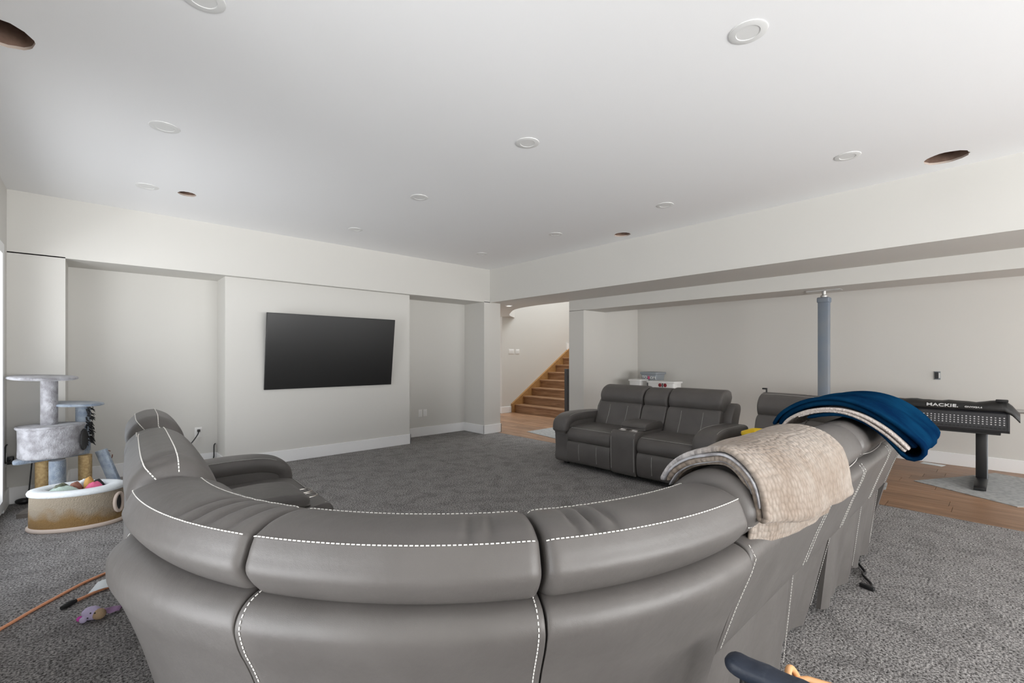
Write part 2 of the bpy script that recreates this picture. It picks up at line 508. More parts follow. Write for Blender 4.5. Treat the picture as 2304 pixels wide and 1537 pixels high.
ed = loop_edges(bm, [(XL - 0.15, YB - 0.15), (XB + 0.1, YB - 0.15), (XB + 0.1, YF + 0.1), (XL - 0.15, YF + 0.1)], ZC)
for hx, hy, hr in HOLES:
    ed += loop_edges(bm, [(hx + hr * math.cos(2 * PI * k / 28) * (1 + 0.03 * math.sin(5 * k)), hy + hr * math.sin(2 * PI * k / 28) * (1 + 0.03 * math.cos(3 * k))) for k in range(28)], ZC)
bmesh.ops.triangle_fill(bm, use_beauty=True, use_dissolve=False, edges=ed)
mb = MB(); mb.bm(bm)
ceil = struct('ceiling', mb, M['ceiling'])
for hx, hy, hr in HOLES:
    rim = MB()
    ring = [(hx + hr * math.cos(2 * PI * k / 28) * (1 + 0.03 * math.sin(5 * k)), hy + hr * math.sin(2 * PI * k / 28) * (1 + 0.03 * math.cos(3 * k))) for k in range(28)]
    rim.loft([[(a, b, ZC) for a, b in ring], [(a, b, ZC + 0.014) for a, b in ring]], True, False)
    rim.build('hole_edge', M['plaster_edge'], ceil, True)
    cav = MB()
    cav.loft([[(hx + (a - hx) * 1.02, hy + (b - hy) * 1.02, ZC + 0.014) for a, b in ring], [(hx + (a - hx) * 1.05, hy + (b - hy) * 1.05, ZC + 0.2) for a, b in ring]], True, False)
    cav.add([(a, b, ZC + 0.2) for a, b in ring], [tuple(range(28))])
    cav.build('hole_cavity', M['rough_wood'], ceil, True)
struct('light_block_slab', MB().box(XL - 0.3, 7.8, YB - 0.3, 4.72, ZC + 0.25, ZC + 0.35).box(XL - 0.3, 5.3, 4.72, 10.3, ZC + 0.25, ZC + 0.35), M['ceiling'])  # unseen slab over the ceiling, added to keep outside light out
# ceiling of the side area beyond the second beam
struct('ceiling.002', MB().box(6.25, 7.7, YB - 0.2, 4.72, ZC - 0.2, ZC), M['ceiling'])

# ---- dropped beam on the right, its underside, and the second beam behind it
hole_curve = catmull([(5.75, 4.84), (5.75, 5.70), (5.91, 6.35), (6.30, 6.93), (6.72, 7.42), (7.2, 7.775)], 8, False)
poly = [(XB, YF + 0.02), (XB, 4.84)] + hole_curve + [(7.2, 7.9), (6.8, 7.9), (6.8, 10.2), (5.05, 10.2), (5.05, YF + 0.02)]
struct('trim_1', MB().box(XB, 5.69, YB - 0.1, 4.84, ZB, ZC + 0.1).prism(poly, ZB, ZC + 0.1), M['wall'])
struct('trim_2', MB().box(5.69, 6.25, YB - 0.1, 4.84, 2.025, ZC + 0.1), M['wall'])
struct('wall_pillar', MB().box(5.69, 6.25, 4.54, 4.84, 0, 2.03), M['wall'])

# ---- television wall: beam, piers, recessed panel, niches
NB = 6.425
struct('trim_3', MB().box(XL - 0.1, XB + 0.02, YF, 6.7, ZB, ZC + 0.1), M['wall'])
wb = MB()
wb.box(XL - 0.1, -0.212, YF, 6.7, 0, ZB + 0.01)                # left pier
wb.box(-0.3, 4.9, NB, 6.7, 0, ZB + 0.01)                       # back of both niches
wb.box(1.072, 3.415, 5.978, NB + 0.05, 0, ZB + 0.01)           # panel carrying the screen
wb.box(4.752, 5.105, YF, 10.2, 0, ZB + 0.01)                   # corner pier and hall side
struct('wall_far', wb, M['wall'])

# ---- hall and stairwell
wh = MB()
wh.box(6.8, 11.2, 7.77, 8.0, 0, 5.3)                           # wall beside the stairs
wh.box(6.8, 7.0, 8.0, 10.2, 0, ZB + 0.01)
wh.box(6.25, 11.2, 4.70, 4.84, 0, 5.3)
wh.box(11.0, 11.2, 4.8, 7.8, 0, 5.3)
wh.box(5.0, 5.2, 4.8, 8.0, ZC + 0.1, 5.3)
wh.box(5.2, 6.85, 7.77, 8.0, ZC + 0.1, 5.3)
wh.box(5.2, 6.3, 4.70, 4.84, ZC + 0.1, 5.3)
struct('wall_stair', wh, M['wall'])
struct('wall_hall_end', MB().box(5.0, 7.0, 10.0, 10.2, 0, ZB + 0.1), M['wall'])
struct('ceiling.003', MB().box(5.0, 11.2, 4.7, 8.0, 5.3, 5.4), M['ceiling'])
struct('wall_right', MB().box(XR, XR + 0.2, YB - 0.2, 4.72, 0, ZC), M['wall'])

# ---- left wall and the wall behind the camera, with window openings


def wall_with_windows(name, fixed, axis, a0, a1, opens, outward):
    """fixed: coordinate of the inner face; opens: (lo, hi, zlo, zhi)"""
    mbw = MB()
    f0, f1 = sorted((fixed, fixed + outward * 0.22))

    def b(lo, hi, z0, z1):
        if axis == 'y': mbw.box(f0, f1, lo, hi, z0, z1)
        else: mbw.box(lo, hi, f0, f1, z0, z1)
    cur = a0
    for lo, hi, zl, zh in sorted(opens):
        b(cur, lo, 0, ZC + 0.05)
        b(lo, hi, 0, zl); b(lo, hi, zh, ZC + 0.05)
        cur = hi
    b(cur, a1, 0, ZC + 0.05)
    return struct(name, mbw, M['wall'])


WL = [(0.5, 1.7, 0.08, 2.15), (3.45, 5.47, 0.12, 2.12)]
WB = [(-0.1, 4.0, 0.25, 2.3)]
wall_with_windows('wall_left', XL, 'y', YB - 0.2, 6.7, WL, -1)
wall_with_windows('wall_back', YB, 'x', XL - 0.2, 7.7, WB + [(5.3, 7.3, 0.4, 2.1)], -1)


def window(n, fixed, axis, lo, hi, zl, zh, outward, panes):
    def box(mbw, a0, a1, d0, d1, z0, z1):
        e0, e1 = sorted((fixed + outward * d0, fixed + outward * d1))
        if axis == 'y': mbw.box(e0, e1, a0, a1, z0, z1)
        else: mbw.box(a0, a1, e0, e1, z0, z1)
    fr = MB()
    t = 0.05
    for (a0, a1, z0, z1) in [(lo, hi, zl, zl + t), (lo, hi, zh - t, zh), (lo, lo + t, zl, zh), (hi - t, hi, zl, zh)]:
        box(fr, a0, a1, 0.09, 0.19, z0, z1)
    fo = fr.build('window_%d' % n, M['trim'], None, False); fo['kind'] = 'structure'
    cs = MB(); k = 0.085
    for (a0, a1, z0, z1) in [(lo - k, hi + k, zl - k, zl), (lo - k, hi + k, zh, zh + k), (lo - k, lo, zl, zh), (hi, hi + k, zl, zh)]:
        box(cs, a0, a1, -0.018, 0.0, z0, z1)
    cs.build('casing', M['trim'], fo, False)
    pw = (hi - lo - 2 * t) / panes
    for i in range(panes):
        a = lo + t + i * pw
        if i: 
            mu = MB(); box(mu, a - 0.025, a + 0.025, 0.1, 0.18, zl + t, zh - t); mu.build('mullion', M['trim'], fo, False)
        g = MB(); box(g, a, a + pw, 0.138, 0.142, zl + t, zh - t); g.build('pane', M['glass'], fo, False)


window(1, XL, 'y', *WL[1], -1, 2)
window(2, XL, 'y', *WL[0], -1, 2)
window(3, YB, 'x', *WB[0], -1, 3)
window(4, YB, 'x', 5.3, 7.3, 0.4, 2.1, -1, 2)

# ---- baseboards
BH = 0.145; BT = 0.016


def bb(name, boxes):
    mbw = MB()
    for b in boxes: mbw.box(*b, 0.0, BH, 0.003, 1)
    return struct(name, mbw, M['trim'])


bb('baseboard_far', [(XL, -0.212 + BT, YF - BT, YF), (-0.212, -0.212 + BT, YF, NB), (-0.212, 1.072, NB - BT, NB),
                     (1.072 - BT, 1.072, 5.978 - BT, NB), (1.072 - BT, 3.415 + BT, 5.978 - BT, 5.978), (3.415, 3.415 + BT, 5.978 - BT, NB),
                     (3.415, 4.752, NB - BT, NB), (4.752 - BT, 4.752, YF - BT, NB), (4.752 - BT, 5.105 + BT, YF - BT, YF), (5.105, 5.105 + BT, YF - BT, 10)])
bb('baseboard_left', [(XL, XL + BT, 5.56, YF), (XL, XL + BT, 1.79, 3.36)])
bb('baseboard_right', [(XR - BT, XR, YB, 4.70)])
bb('baseboard_stair', [(6.8, 7.09, 7.77 - BT, 7.77), (6.8 - BT, 6.8, 7.77 - BT, 10)])
bb('baseboard_pillar', [(5.69 - BT, 6.25, 4.54 - BT, 4.54), (5.69 - BT, 5.69, 4.54 - BT, 4.84 + BT), (5.69 - BT, 7.1, 4.84, 4.84 + BT)])

# ================================================================== STAIRCASE
st = thing('staircase', 'oak staircase rising to the right beyond the corner pier', 'stairs', (7.14, 7.0, 0))
for k in range(1, 13):
    X = 7.14 + 0.28 * (k - 1); z = 0.181 * k
    MB().box(X - 0.0, X + 0.31, 6.12, 7.715, z - 0.036, z, 0.006, 2).build('tread', M['step'], st, False)
    MB().box(X + 0.02, X + 0.04, 6.13, 7.715, z - 0.181, z - 0.036).build('riser', M['step'], st, False)
sl = 0.181 / 0.28
sg = MB()
pr = [(7.075, 0.0), (7.075, 0.20), (10.5, 0.20 + sl * (10.5 - 7.075)), (10.5, 0.20 + sl * (10.5 - 7.075) - 0.62), (7.6, 0.0)]
V = [(a, 7.715, b) for a, b in pr] + [(a, 7.77, b) for a, b in pr]
sg.add(V, [(0, 1, 2, 3, 4), (9, 8, 7, 6, 5)] + [(i, (i + 1) % 5, 5 + (i + 1) % 5, 5 + i) for i in range(5)])
sg.build('stringer', M['stringer'], st, False)
sg = MB()
V = [(a + 0.06, 6.08, b) for a, b in pr] + [(a + 0.06, 6.12, b) for a, b in pr]
V = [(a, y, max(0, b - 0.06)) for a, y, b in V]
sg.add(V, [(0, 1, 2, 3, 4), (9, 8, 7, 6, 5)] + [(i, (i + 1) % 5, 5 + (i + 1) % 5, 5 + i) for i in range(5)])
sg.build('stringer', M['stringer'], st, False)
MB().box(9.02, 9.10, 7.742, 7.769, 1.47, 1.64).build('trim_block', M['trim'], st, False, label='small white trim block at top of stringer')
nw = MB().box(7.04, 7.11, 6.045, 6.115, 0, 1.04, 0.004, 1)
nwo = nw.build('newel_post', M['charcoal'], None, False)
tag(nwo, 'slim dark grey newel post standing in front of the oak stairs', 'post')

# ================================================================== CEILING LIGHTS
LIT = 'recessed ceiling lights'
names = {(0, 0): None}
lab = {
 (2.16, 0.79): 'largest white recessed ceiling light, near the top right of the photo',
 (2.17, 2.215): 'white recessed ceiling light at the middle of the ceiling, second in the centre row',
 (2.18, 3.64): 'white recessed ceiling light third along the centre row, above and right of the television',
 (2.19, 5.05): 'white recessed ceiling light last in the centre row, nearest the television wall',
 (0.32, 2.214): 'white recessed ceiling light cut off by the top edge, left of centre',
 (0.32, 3.62): 'white recessed ceiling light in the left row, between the brown hole and the small hole',
 (0.32, 4.98): 'faint white recessed ceiling light in the left row beside the small ceiling hole',
 (4.03, 0.79): 'white recessed ceiling light in the right row, just left of the big dark hole',
 (4.035, 2.23): 'white recessed ceiling light second in the right row, above the loveseat',
 (4.03, 3.64): 'white recessed ceiling light third in the right row, left of the hole by the beam',
 (4.025, 5.04): 'smallest farthest white recessed ceiling light, next to the room corner',
}
for (lx, ly), lb in lab.items():
    o = thing('ceiling_light', lb, 'light', (lx, ly, ZC), LIT)
    MB().lathe([(0.046, -0.001), (0.050, -0.0055), (0.072, -0.005), (0.079, -0.003), (0.080, 0.0), (0.046, 0.0)], (lx, ly, ZC), 40, closed=True).build('trim_ring', M['white_plastic'], o)
    MB().lathe([(0.001, -0.0035), (0.048, -0.0035), (0.048, 0.0)], (lx, ly, ZC), 40).build('diffuser', M['white_plastic'], o)
o = thing('ceiling_light', 'bright round ceiling light in the low hall ceiling before the stairs', 'light', (5.40, 5.985, ZB), LIT)
MB().lathe([(0.045, -0.012), (0.062, -0.012), (0.066, 0.0), (0.045, 0.0)], (5.40, 5.985, ZB), 32, closed=True).build('trim_ring', M['white_plastic'], o)
em = mat('lamp_lit', (0.9, 0.9, 0.9), 0.5)
em.node_tree.nodes['Principled BSDF'].inputs['Emission Color'].default_value = (1, 0.97, 0.92, 1)
em.node_tree.nodes['Principled BSDF'].inputs['Emission Strength'].default_value = 1.0
MB().lathe([(0.001, -0.010), (0.046, -0.010), (0.046, 0.0)], (5.40, 5.985, ZB), 32).build('diffuser', em, o)

# ================================================================== SOFAS
# every sofa shares one cross-section in (o, z): o = distance outwards from the seating side


class Straight:
    def __init__(s, base, along, out): s.b, s.a, s.d = Vector(base), Vector(along), Vector(out)
    def pt(s, u, o, z):
        p = s.b + s.a * u + s.d * o
        return (p.x, p.y, z)
    def metric(s): return 1.0


class Arc:
    def __init__(s, c, f): s.c = Vector(c); s.f = f
    def pt(s, u, o, z):
        d = s.f(u); return (s.c.x + d[0] * o, s.c.y + d[1] * o, z)
    def metric(s): return 1.1


def sweep(mb, prof, u0, u1, fr, n=24, re=0.03, mod=None, puff=0.0):
    """closed profile swept from u0 to u1 with softly rounded ends"""
    co = sum(p[0] for p in prof) / len(prof); cz = sum(p[1] for p in prof) / len(prof)
    hs = max(max(abs(p[0] - co), 0.7 * abs(p[1] - cz)) for p in prof)
    L = abs(u1 - u0) * fr.metric()
    re = min(re, L / 2.2)
    es = [0, 0.06, 0.2, 0.42, 0.7, 1.0]
    ts = [e * re / L for e in es]
    mid = [re / L + (1 - 2 * re / L) * k / n for k in range(1, n)]
    allt = ts + mid + [1 - t for t in ts[::-1]]
    rings = []
    for t in allt:
        e = min(t, 1 - t) * L
        ins = 0.0 if e >= re else re - math.sqrt(max(0, re * re - (re - e) ** 2))
        k = 1 - ins / hs - puff * (2 * t - 1) ** 4
        ring = []
        for j, (o, z) in enumerate(prof):
            oo, zz = co + (o - co) * k, cz + (z - cz) * k
            if mod: oo, zz = mod(t, j / len(prof), oo, zz, e)
            ring.append(fr.pt(u0 + (u1 - u0) * t, oo, zz))
        rings.append(ring)
    mb.loft(rings)
    return rings


def seam(st, rings, idx, skip=2, **k):
    """stitches that follow one line of a swept cushion"""
    pts = []
    for r in rings[skip:len(rings) - skip]:
        c = sum((Vector(p) for p in r), Vector()) / len(r); p = Vector(r[idx])
        pts.append(p + (p - c).normalized() * 0.0011)
    dashes(st, pts, **k)


def dashes(mb, pts, pitch=0.0105, ln=0.0068, r=0.0013):
    """a row of thread stitches along a polyline"""
    pts = [Vector(p) for p in pts]
    seg = [(pts[i + 1] - pts[i]).length for i in range(len(pts) - 1)]
    tot = sum(seg); d = 0.0

    def at(q):
        for i, L in enumerate(seg):
            if q <= L or i == len(seg) - 1: return pts[i].lerp(pts[i + 1], min(1, q / max(L, 1e-9)))
            q -= L
    while d + ln < tot:
        mb.tube([at(d), at(d + ln)], r, 5)
        d += pitch


def head_prof(k=1.0):
    rearf = catmull([(1.04, 0.715), (1.085, 0.765), (1.15, 0.785), (1.198, 0.845), (1.192, 0.885), (1.177, 0.917)], 6, False)
    top = catmull([(1.177, 0.917), (1.14, 0.931), (1.10, 0.936), (1.06, 0.934), (1.019, 0.923)], 4, False)
    fro = catmull([(1.019, 0.923), (0.965, 0.896), (0.92, 0.845), (0.905, 0.79), (0.925, 0.725), (0.985, 0.70), (1.04, 0.715)], 6, False)
    P = rearf[:-1] + top[:-1] + fro[:-1]
    return [(o, z if z < 0.76 else 0.76 + (z - 0.76) * k) for o, z in P]


HEAD = head_prof()


def head_dome(f=1.0):
    rearf = catmull([(1.04, 0.715), (1.085, 0.765), (1.15, 0.79), (1.195, 0.86), (1.19, 0.92), (1.155, 0.967)], 6, False)
    top = catmull([(1.155, 0.967), (1.115, 0.984), (1.07, 0.988)], 6, False)
    fro = catmull([(1.07, 0.988), (1.01, 0.955), (0.965, 0.89), (0.95, 0.81), (0.96, 0.735), (1.0, 0.70), (1.04, 0.715)], 6, False)
    P = rearf[:-1] + top[:-1] + fro[:-1]
    return [(o, z if z < 0.76 else 0.76 + (z - 0.76) * f) for o, z in P]


HEADL = head_dome(1.02)
HEADC = head_dome(0.88)
HEADR = catmull([(1.04, 0.715), (1.085, 0.765), (1.15, 0.785), (1.198, 0.845), (1.192, 0.895), (1.150, 0.945), (1.09, 0.967), (1.02, 0.950), (0.955, 0.90), (0.92, 0.84), (0.91, 0.78), (0.93, 0.72), (0.985, 0.70)], 6)
LOWB = catmull([(0.99, 0.72), (0.93, 0.735), (0.885, 0.70), (0.85, 0.60), (0.80, 0.50), (0.785, 0.43), (0.84, 0.40), (0.93, 0.45), (0.99, 0.60)], 5)
SEAT = catmull([(0.86, 0.46), (0.70, 0.468), (0.50, 0.472), (0.36, 0.462), (0.285, 0.425), (0.262, 0.36), (0.285, 0.305), (0.36, 0.285), (0.60, 0.28), (0.86, 0.28)], 5)
FOOT = catmull([(0.275, 0.30), (0.262, 0.20), (0.275, 0.09), (0.30, 0.055), (0.34, 0.07), (0.345, 0.20), (0.335, 0.30)], 4)


def shell_prof(lo=0.0, inner=True):
    outer = [(0.99 + lo, 0.025), (1.02 + lo, 0.12), (1.065 + lo, 0.30), (1.11 + lo * 0.9, 0.48), (1.155 + lo * 0.7, 0.62), (1.195 + lo * 0.4, 0.71), (1.205 + lo * 0.2, 0.752), (1.185, 0.785), (1.13, 0.796), (1.06, 0.78)]
    o = catmull(outer, 5, False)
    return o + [(0.97, 0.66), (0.92, 0.45), (0.90, 0.025)]


def wrinkle(cent, depth, width=0.019, lo=0.365, hi=0.565):
    def f(t, j, o, z, e):
        # j runs round the section; the top of the headrest is lo..hi
        if lo < j < hi:
            q = math.sin(PI * (j - lo) / (hi - lo))
            d = sum(dp * math.exp(-((t - c - 0.06 * (j - 0.4)) / width) ** 2) for c, dp in zip(cent, depth)) * q
            return o + (1.06 - o) * d * 2.2, z - d * 0.5
        return o, z
    return f


LE = M['leather']


def head_point(fr, u, which, k=None):
    if k: return fr.pt(u, 1.156, 0.76 + 0.2085 * k) if which else fr.pt(u, 1.0695, 0.76 + 0.2285 * k)
    return fr.pt(u, 1.178, 0.9185) if which else fr.pt(u, 1.0185, 0.9238)


def corner_section(root, fr, u0, u1, flip, ext=None):
    """curved corner of three wedge cushions; part > sub-parts"""
    base = MB(); 
    pr = [(0.30, 0.03), (0.30, 0.27), (0.92, 0.27), (0.92, 0.03)]
    sweep(base, pr, u0 + 0.01, u1 - 0.01, fr, 16, 0.01)
    sec = base.build('corner_section', LE, root)
    wr = [([0.60, 0.69, 0.79, 0.90], [0.022, 0.040, 0.026, 0.020]), ([0.76, 0.84], [0.016, 0.014]), ([0.14, 0.21, 0.29], [0.026, 0.034, 0.022])]
    sth = MB(); sts = MB()
    for k in range(3):
        a, b = u0 + (u1 - u0) * k / 3, u0 + (u1 - u0) * (k + 1) / 3
        g = 0.0035
        c = MB(); rg = sweep(c, HEAD, a + g, b - g, fr, 90, 0.024, wrinkle(*wr[k])); seam(sth, rg, 30); seam(sth, rg, 46); c.build('headrest', LE, sec, angle=48)
        c = MB(); sweep(c, LOWB, a + g, b - g, fr, 20, 0.03); c.build('back_cushion', LE, sec, angle=60)
        c = MB(); sweep(c, SEAT, a + g, b - g, fr, 20, 0.03); c.build('seat_cushion', LE, sec, angle=60)

        def lean(t, j, o, z, e, k=k):
            s_ = (k + t) / 3.0
            if flip: s_ = 1 - s_
            q = max(0.0, 1 - s_ / 0.55) ** 1.4
            if j < 0.85 and o > 0.99: o += 0.05 * q * min(1, max(0, (0.80 - z) / 0.12))
            return o, z
        c = MB(); sweep(c, shell_prof(), a + 0.002, b - 0.002, fr, 40, 0.010, lean); c.build('back_panel', LE, sec, angle=50)
        # seam at the join between back panels
        if k:
            off = 0.013 if (k == 1) != flip else -0.013
            off = 0.014 * (1 if k == 1 else -1)
            sp = catmull([(1.02, 0.12), (1.065, 0.30), (1.11, 0.48), (1.155, 0.62), (1.195, 0.71), (1.205, 0.752), (1.185, 0.785), (1.145, 0.797)], 5, False)
            pts = []
            for (o, z) in sp:
                s_ = k / 3.0
                if flip: s_ = 1 - s_
                q = max(0.0, 1 - s_ / 0.55) ** 1.4
                pts.append(fr.pt(a + off, o + 0.05 * q * min(1, max(0, (0.80 - z) / 0.12)) + 0.0012, z + 0.0005))
            dashes(sts, pts, 0.011, 0.0065, 0.0012)
    sth.build('stitching', M['thread'], sec, kind='stuff')
    sts.build('stitching', M['thread'], sec, kind='stuff')
    for q in (0.06, 0.5, 0.94):
        for o in (0.40, 0.88):
            p = fr.pt(u0 + (u1 - u0) * q, o, 0)
            MB().box(p[0] - 0.03, p[0] + 0.03, p[1] - 0.03, p[1] + 0.03, 0, 0.035).build('foot', M['black'], sec, False)
    return sec


def recl_seat(sec, fr, a, b, stitch, near=False, head=HEAD, rear='shell', wr=None, re=0.045, st=None, puff=0.05):
    """one reclining place between a and b: sub-parts of the section"""
    g = 0.005
    c = MB(); rg = sweep(c, head, a + g, b - g, fr, 60 if near else 22, re, wr, puff if near else 0.0)
    if st is not None: seam(st, rg, 30, 1, pitch=0.0105, ln=0.0072, r=0.0018); seam(st, rg, 42, 1, pitch=0.0105, ln=0.0072, r=0.0018)
    c.build('headrest', LE, sec, angle=48 if near else 60)
    c = MB(); sweep(c, LOWB, a + g, b - g, fr, 16, 0.03); c.build('back_cushion', LE, sec, angle=60)
    c = MB(); sweep(c, SEAT, a + g, b - g, fr, 16, 0.03); c.build('seat_cushion', LE, sec, angle=60)
    c = MB(); sweep(c, FOOT, a + g, b - g, fr, 12, 0.015); c.build('footrest', LE, sec, angle=60)
    # seams on the front
    w_ = b - a
    for q in (0.30, 0.70):
        u = a + w_ * q
        stitch.tube([fr.pt(u, o, z) for o, z in [(0.884, 0.70), (0.866, 0.65), (0.848, 0.60), (0.822, 0.545), (0.799, 0.50), (0.788, 0.475)]], 0.0022, 5)
        stitch.tube([fr.pt(u, o, z) for o, z in [(0.265, 0.285), (0.2615, 0.20), (0.272, 0.10)]], 0.0022, 5)
    for (o, z) in ((0.325, 0.452), (0.270, 0.335)):
        stitch.tube([fr.pt(a + 0.03 + (w_ - 0.06) * i / 8, o - 0.001, z + 0.003) for i in range(9)], 0.0022, 5)


def rear_panels(sec, fr, a, b, st, skirt_in=0.0):
    up = catmull([(1.085, 0.455), (1.10, 0.46), (1.145, 0.60), (1.185, 0.71), (1.196, 0.752), (1.175, 0.785), (1.12, 0.796), (1.05, 0.78)], 5, False) + [(0.97, 0.66), (0.95, 0.46)]
    c = MB(); sweep(c, up, a + 0.003, b - 0.003, fr, 16, 0.012); c.build('back_panel', LE, sec, angle=50)
    n = 40; rings = []
    for i in range(n + 1):
        t = i / n; u = a + 0.012 + (b - a - 0.03) * t
        ring = []
        zs = [0.46, 0.38, 0.28, 0.18, 0.08, 0.03]
        wav = lambda z: (0.012 * math.sin(t * 9 + 1) + 0.006 * math.sin(t * 21)) * (0.5 - z) / 0.5
        outer = [(1.082 - 0.05 * (0.46 - z) - skirt_in * (0.46 - z) / 0.43 + wav(z) - 0.02 * (abs(2 * t - 1) ** 8), z) for z in zs]
        inner = [(o - 0.02, z) for o, z in outer[::-1]]
        for o, z in outer + inner: ring.append(fr.pt(u, o, z))
        rings.append(ring)
    c = MB(); c.loft(rings); c.build('skirt_panel', LE, sec, angle=50)
    for u, dz in ((b - 0.022, 0), (a + 0.022, 0)):
        dashes(st, [fr.pt(u, o + 0.0015, z) for o, z in [(1.105, 0.47), (1.147, 0.60), (1.187, 0.71), (1.198, 0.752), (1.177, 0.787)]], 0.012, 0.008, 0.0012)
    dashes(st, [fr.pt(b - 0.03, 1.083 - 0.05 * (0.46 - z) - skirt_in * (0.46 - z) / 0.43 - 0.004, z) for z in (0.45, 0.3, 0.15, 0.05)], 0.012, 0.008, 0.0012)


def console(sec, fr, a, b, stitch, head=None, re=0.03, st=None, back=0.0, gap=0.225):
    g = 0.006
    sh = lambda o: o + back * max(0.0, (0.8 - o) / 0.55)
    c = MB(); rg = sweep(c, [(o, z - 0.012) for o, z in (head or HEAD)], a + g, b - g, fr, 18, re, None, 0.06 if st is not None else 0)
    if st is not None: seam(st, rg, 30, 1, pitch=0.0105, ln=0.0072, r=0.0018); seam(st, rg, 42, 1, pitch=0.0105, ln=0.0072, r=0.0018)
    c.build('headrest', LE, sec, angle=60)
    c = MB(); sweep(c, LOWB, a + g, b - g, fr, 12, 0.03); c.build('back_cushion', LE, sec, angle=60)
    body = catmull([(0.40, 0.50), (0.31, 0.505), (0.27, 0.485), (0.255, 0.42), (0.255, 0.25), (0.262, 0.10), (0.285, 0.05)], 4, False) + [(0.80, 0.05), (0.80, 0.50)]
    body = [(sh(o), z) for o, z in body]
    c = MB(); sweep(c, body, a + g, b - g, fr, 8, 0.012); c.build('console_box', LE, sec, angle=50)
    lid = catmull([(0.82, 0.50), (0.48, 0.50), (0.455, 0.515), (0.455, 0.545), (0.50, 0.572), (0.62, 0.585), (0.76, 0.58), (0.82, 0.56)], 5)
    c = MB(); sweep(c, lid, a + 0.004, b - 0.004, fr, 12, 0.03); c.build('console_lid', LE, sec, angle=60)
    m = (a + b) / 2
    for s_ in (-1, 1):
        p = fr.pt(m + s_ * (b - a) * gap + (0.085 if back else 0), 0.405 if back else 0.375, 0.501)
        c = MB().lathe([(0.036, 0.0), (0.038, 0.007), (0.045, 0.007), (0.047, 0.0)], p, 28, closed=True)
        c.build('cup_holder', M['chrome'], sec)
        MB().lathe([(0.036, 0.003), (0.034, 0.0012), (0.001, 0.0012)], p, 28).build('cup_shade_disc', M['charcoal'], sec)  # flat dark disc stands in for the shade inside the cup
    for u in (a + g + 0.012, b - g - 0.012):
        stitch.tube([fr.pt(u, sh(o), z) for o, z in [(0.31, 0.5065), (0.268, 0.485), (0.2535, 0.42), (0.2535, 0.25), (0.2605, 0.10)]], 0.0020, 5)


def arm(sec, fr, a, b, stitch, back=0.035):
    sh = lambda o: o + back * max(0.0, (1.0 - o) / 0.72)
    c = MB()
    prof = catmull([(1.02, 0.05), (1.02, 0.52), (0.95, 0.555), (0.50, 0.555), (0.30, 0.51), (0.262, 0.40), (0.268, 0.20), (0.285, 0.04), (0.60, 0.04)], 5)
    prof = [(sh(o), z) for o, z in prof]
    sweep(c, prof, a + 0.003, b - 0.003, fr, 8, 0.012); c.build('arm_body', LE, sec, angle=60)
    # padded top, rolling over the front
    path = catmull([(1.06, 0.540), (0.90, 0.552), (0.60, 0.560), (0.40, 0.550), (0.29, 0.515), (0.262, 0.46), (0.270, 0.38)], 6, False)
    path = [(sh(o), z) for o, z in path]
    rings = []; m = (a + b) / 2; hw = (b - a) / 2 + 0.004
    for i, (o, z) in enumerate(path):
        o2, z2 = path[min(i + 1, len(path) - 1)]; o1, z1 = path[max(i - 1, 0)]
        tx, tz = o2 - o1, z2 - z1; L_ = math.hypot(tx, tz); nx, nz = tz / L_, -tx / L_
        if nz < 0 and i < len(path) * 0.6: nx, nz = -nx, -nz
        if i >= len(path) * 0.6 and nx > 0: nx, nz = -nx, -nz
        e = i / (len(path) - 1); k = 1.0 if 0.05 < e < 0.93 else 0.80
        ring = []
        for q in range(20):
            al = 2 * PI * q / 20
            ca, sa = math.cos(al), math.sin(al)
            cw = math.copysign(abs(ca) ** 0.45, ca) * hw * k; ch = math.copysign(abs(sa) ** 0.6, sa) * 0.058 * k
            ring.append(fr.pt(m + cw, o + nx * ch, z + nz * ch))
        rings.append(ring)
    c = MB(); c.loft(rings); c.build('arm_pad', LE, sec, angle=60)
    for s_ in (-1, 1):
        stitch.tube([fr.pt(m + s_ * hw * 0.80, o, z + 0.052) for o, z in path[4:-13]], 0.0022, 5)


def feet(sec, fr, a, b):
    for u in (a + 0.06, b - 0.06):
        for o in (0.42, 0.98):
            p = fr.pt(u, o, 0); MB().box(p[0] - 0.025, p[0] + 0.025, p[1] - 0.025, p[1] + 0.025, 0, 0.06).build('foot', M['black'], sec, False)


# ---- the big sectional in the foreground
C1 = (1.25, 1.65); C2 = (3.80, 1.65)
sofa = thing('sectional_sofa', 'large curved grey leather sectional sofa with white stitching filling the foreground', 'sofa', (1.25, 1.65, 0))
f1 = Arc(C1, lambda t: (-math.cos(t), -math.sin(t)))
f2 = Arc(C2, lambda t: (math.sin(t), -math.cos(t)))
fr_r = Straight((0, 1.65), (1, 0), (0, -1))
ang = R(2.2)
# left leg pivots slightly about its join with the corner
pv = Vector((0.08, 1.65)); al = Vector((math.sin(ang), math.cos(ang))); ou = Vector((-math.cos(ang), math.sin(ang)))
fr_l = Straight(tuple(pv - ou * 1.17 - al * 1.65), tuple(al), tuple(ou))

corner_section(sofa, f1, 0.0, PI / 2, False)
corner_section(sofa, f2, 0.0, PI / 2, True)

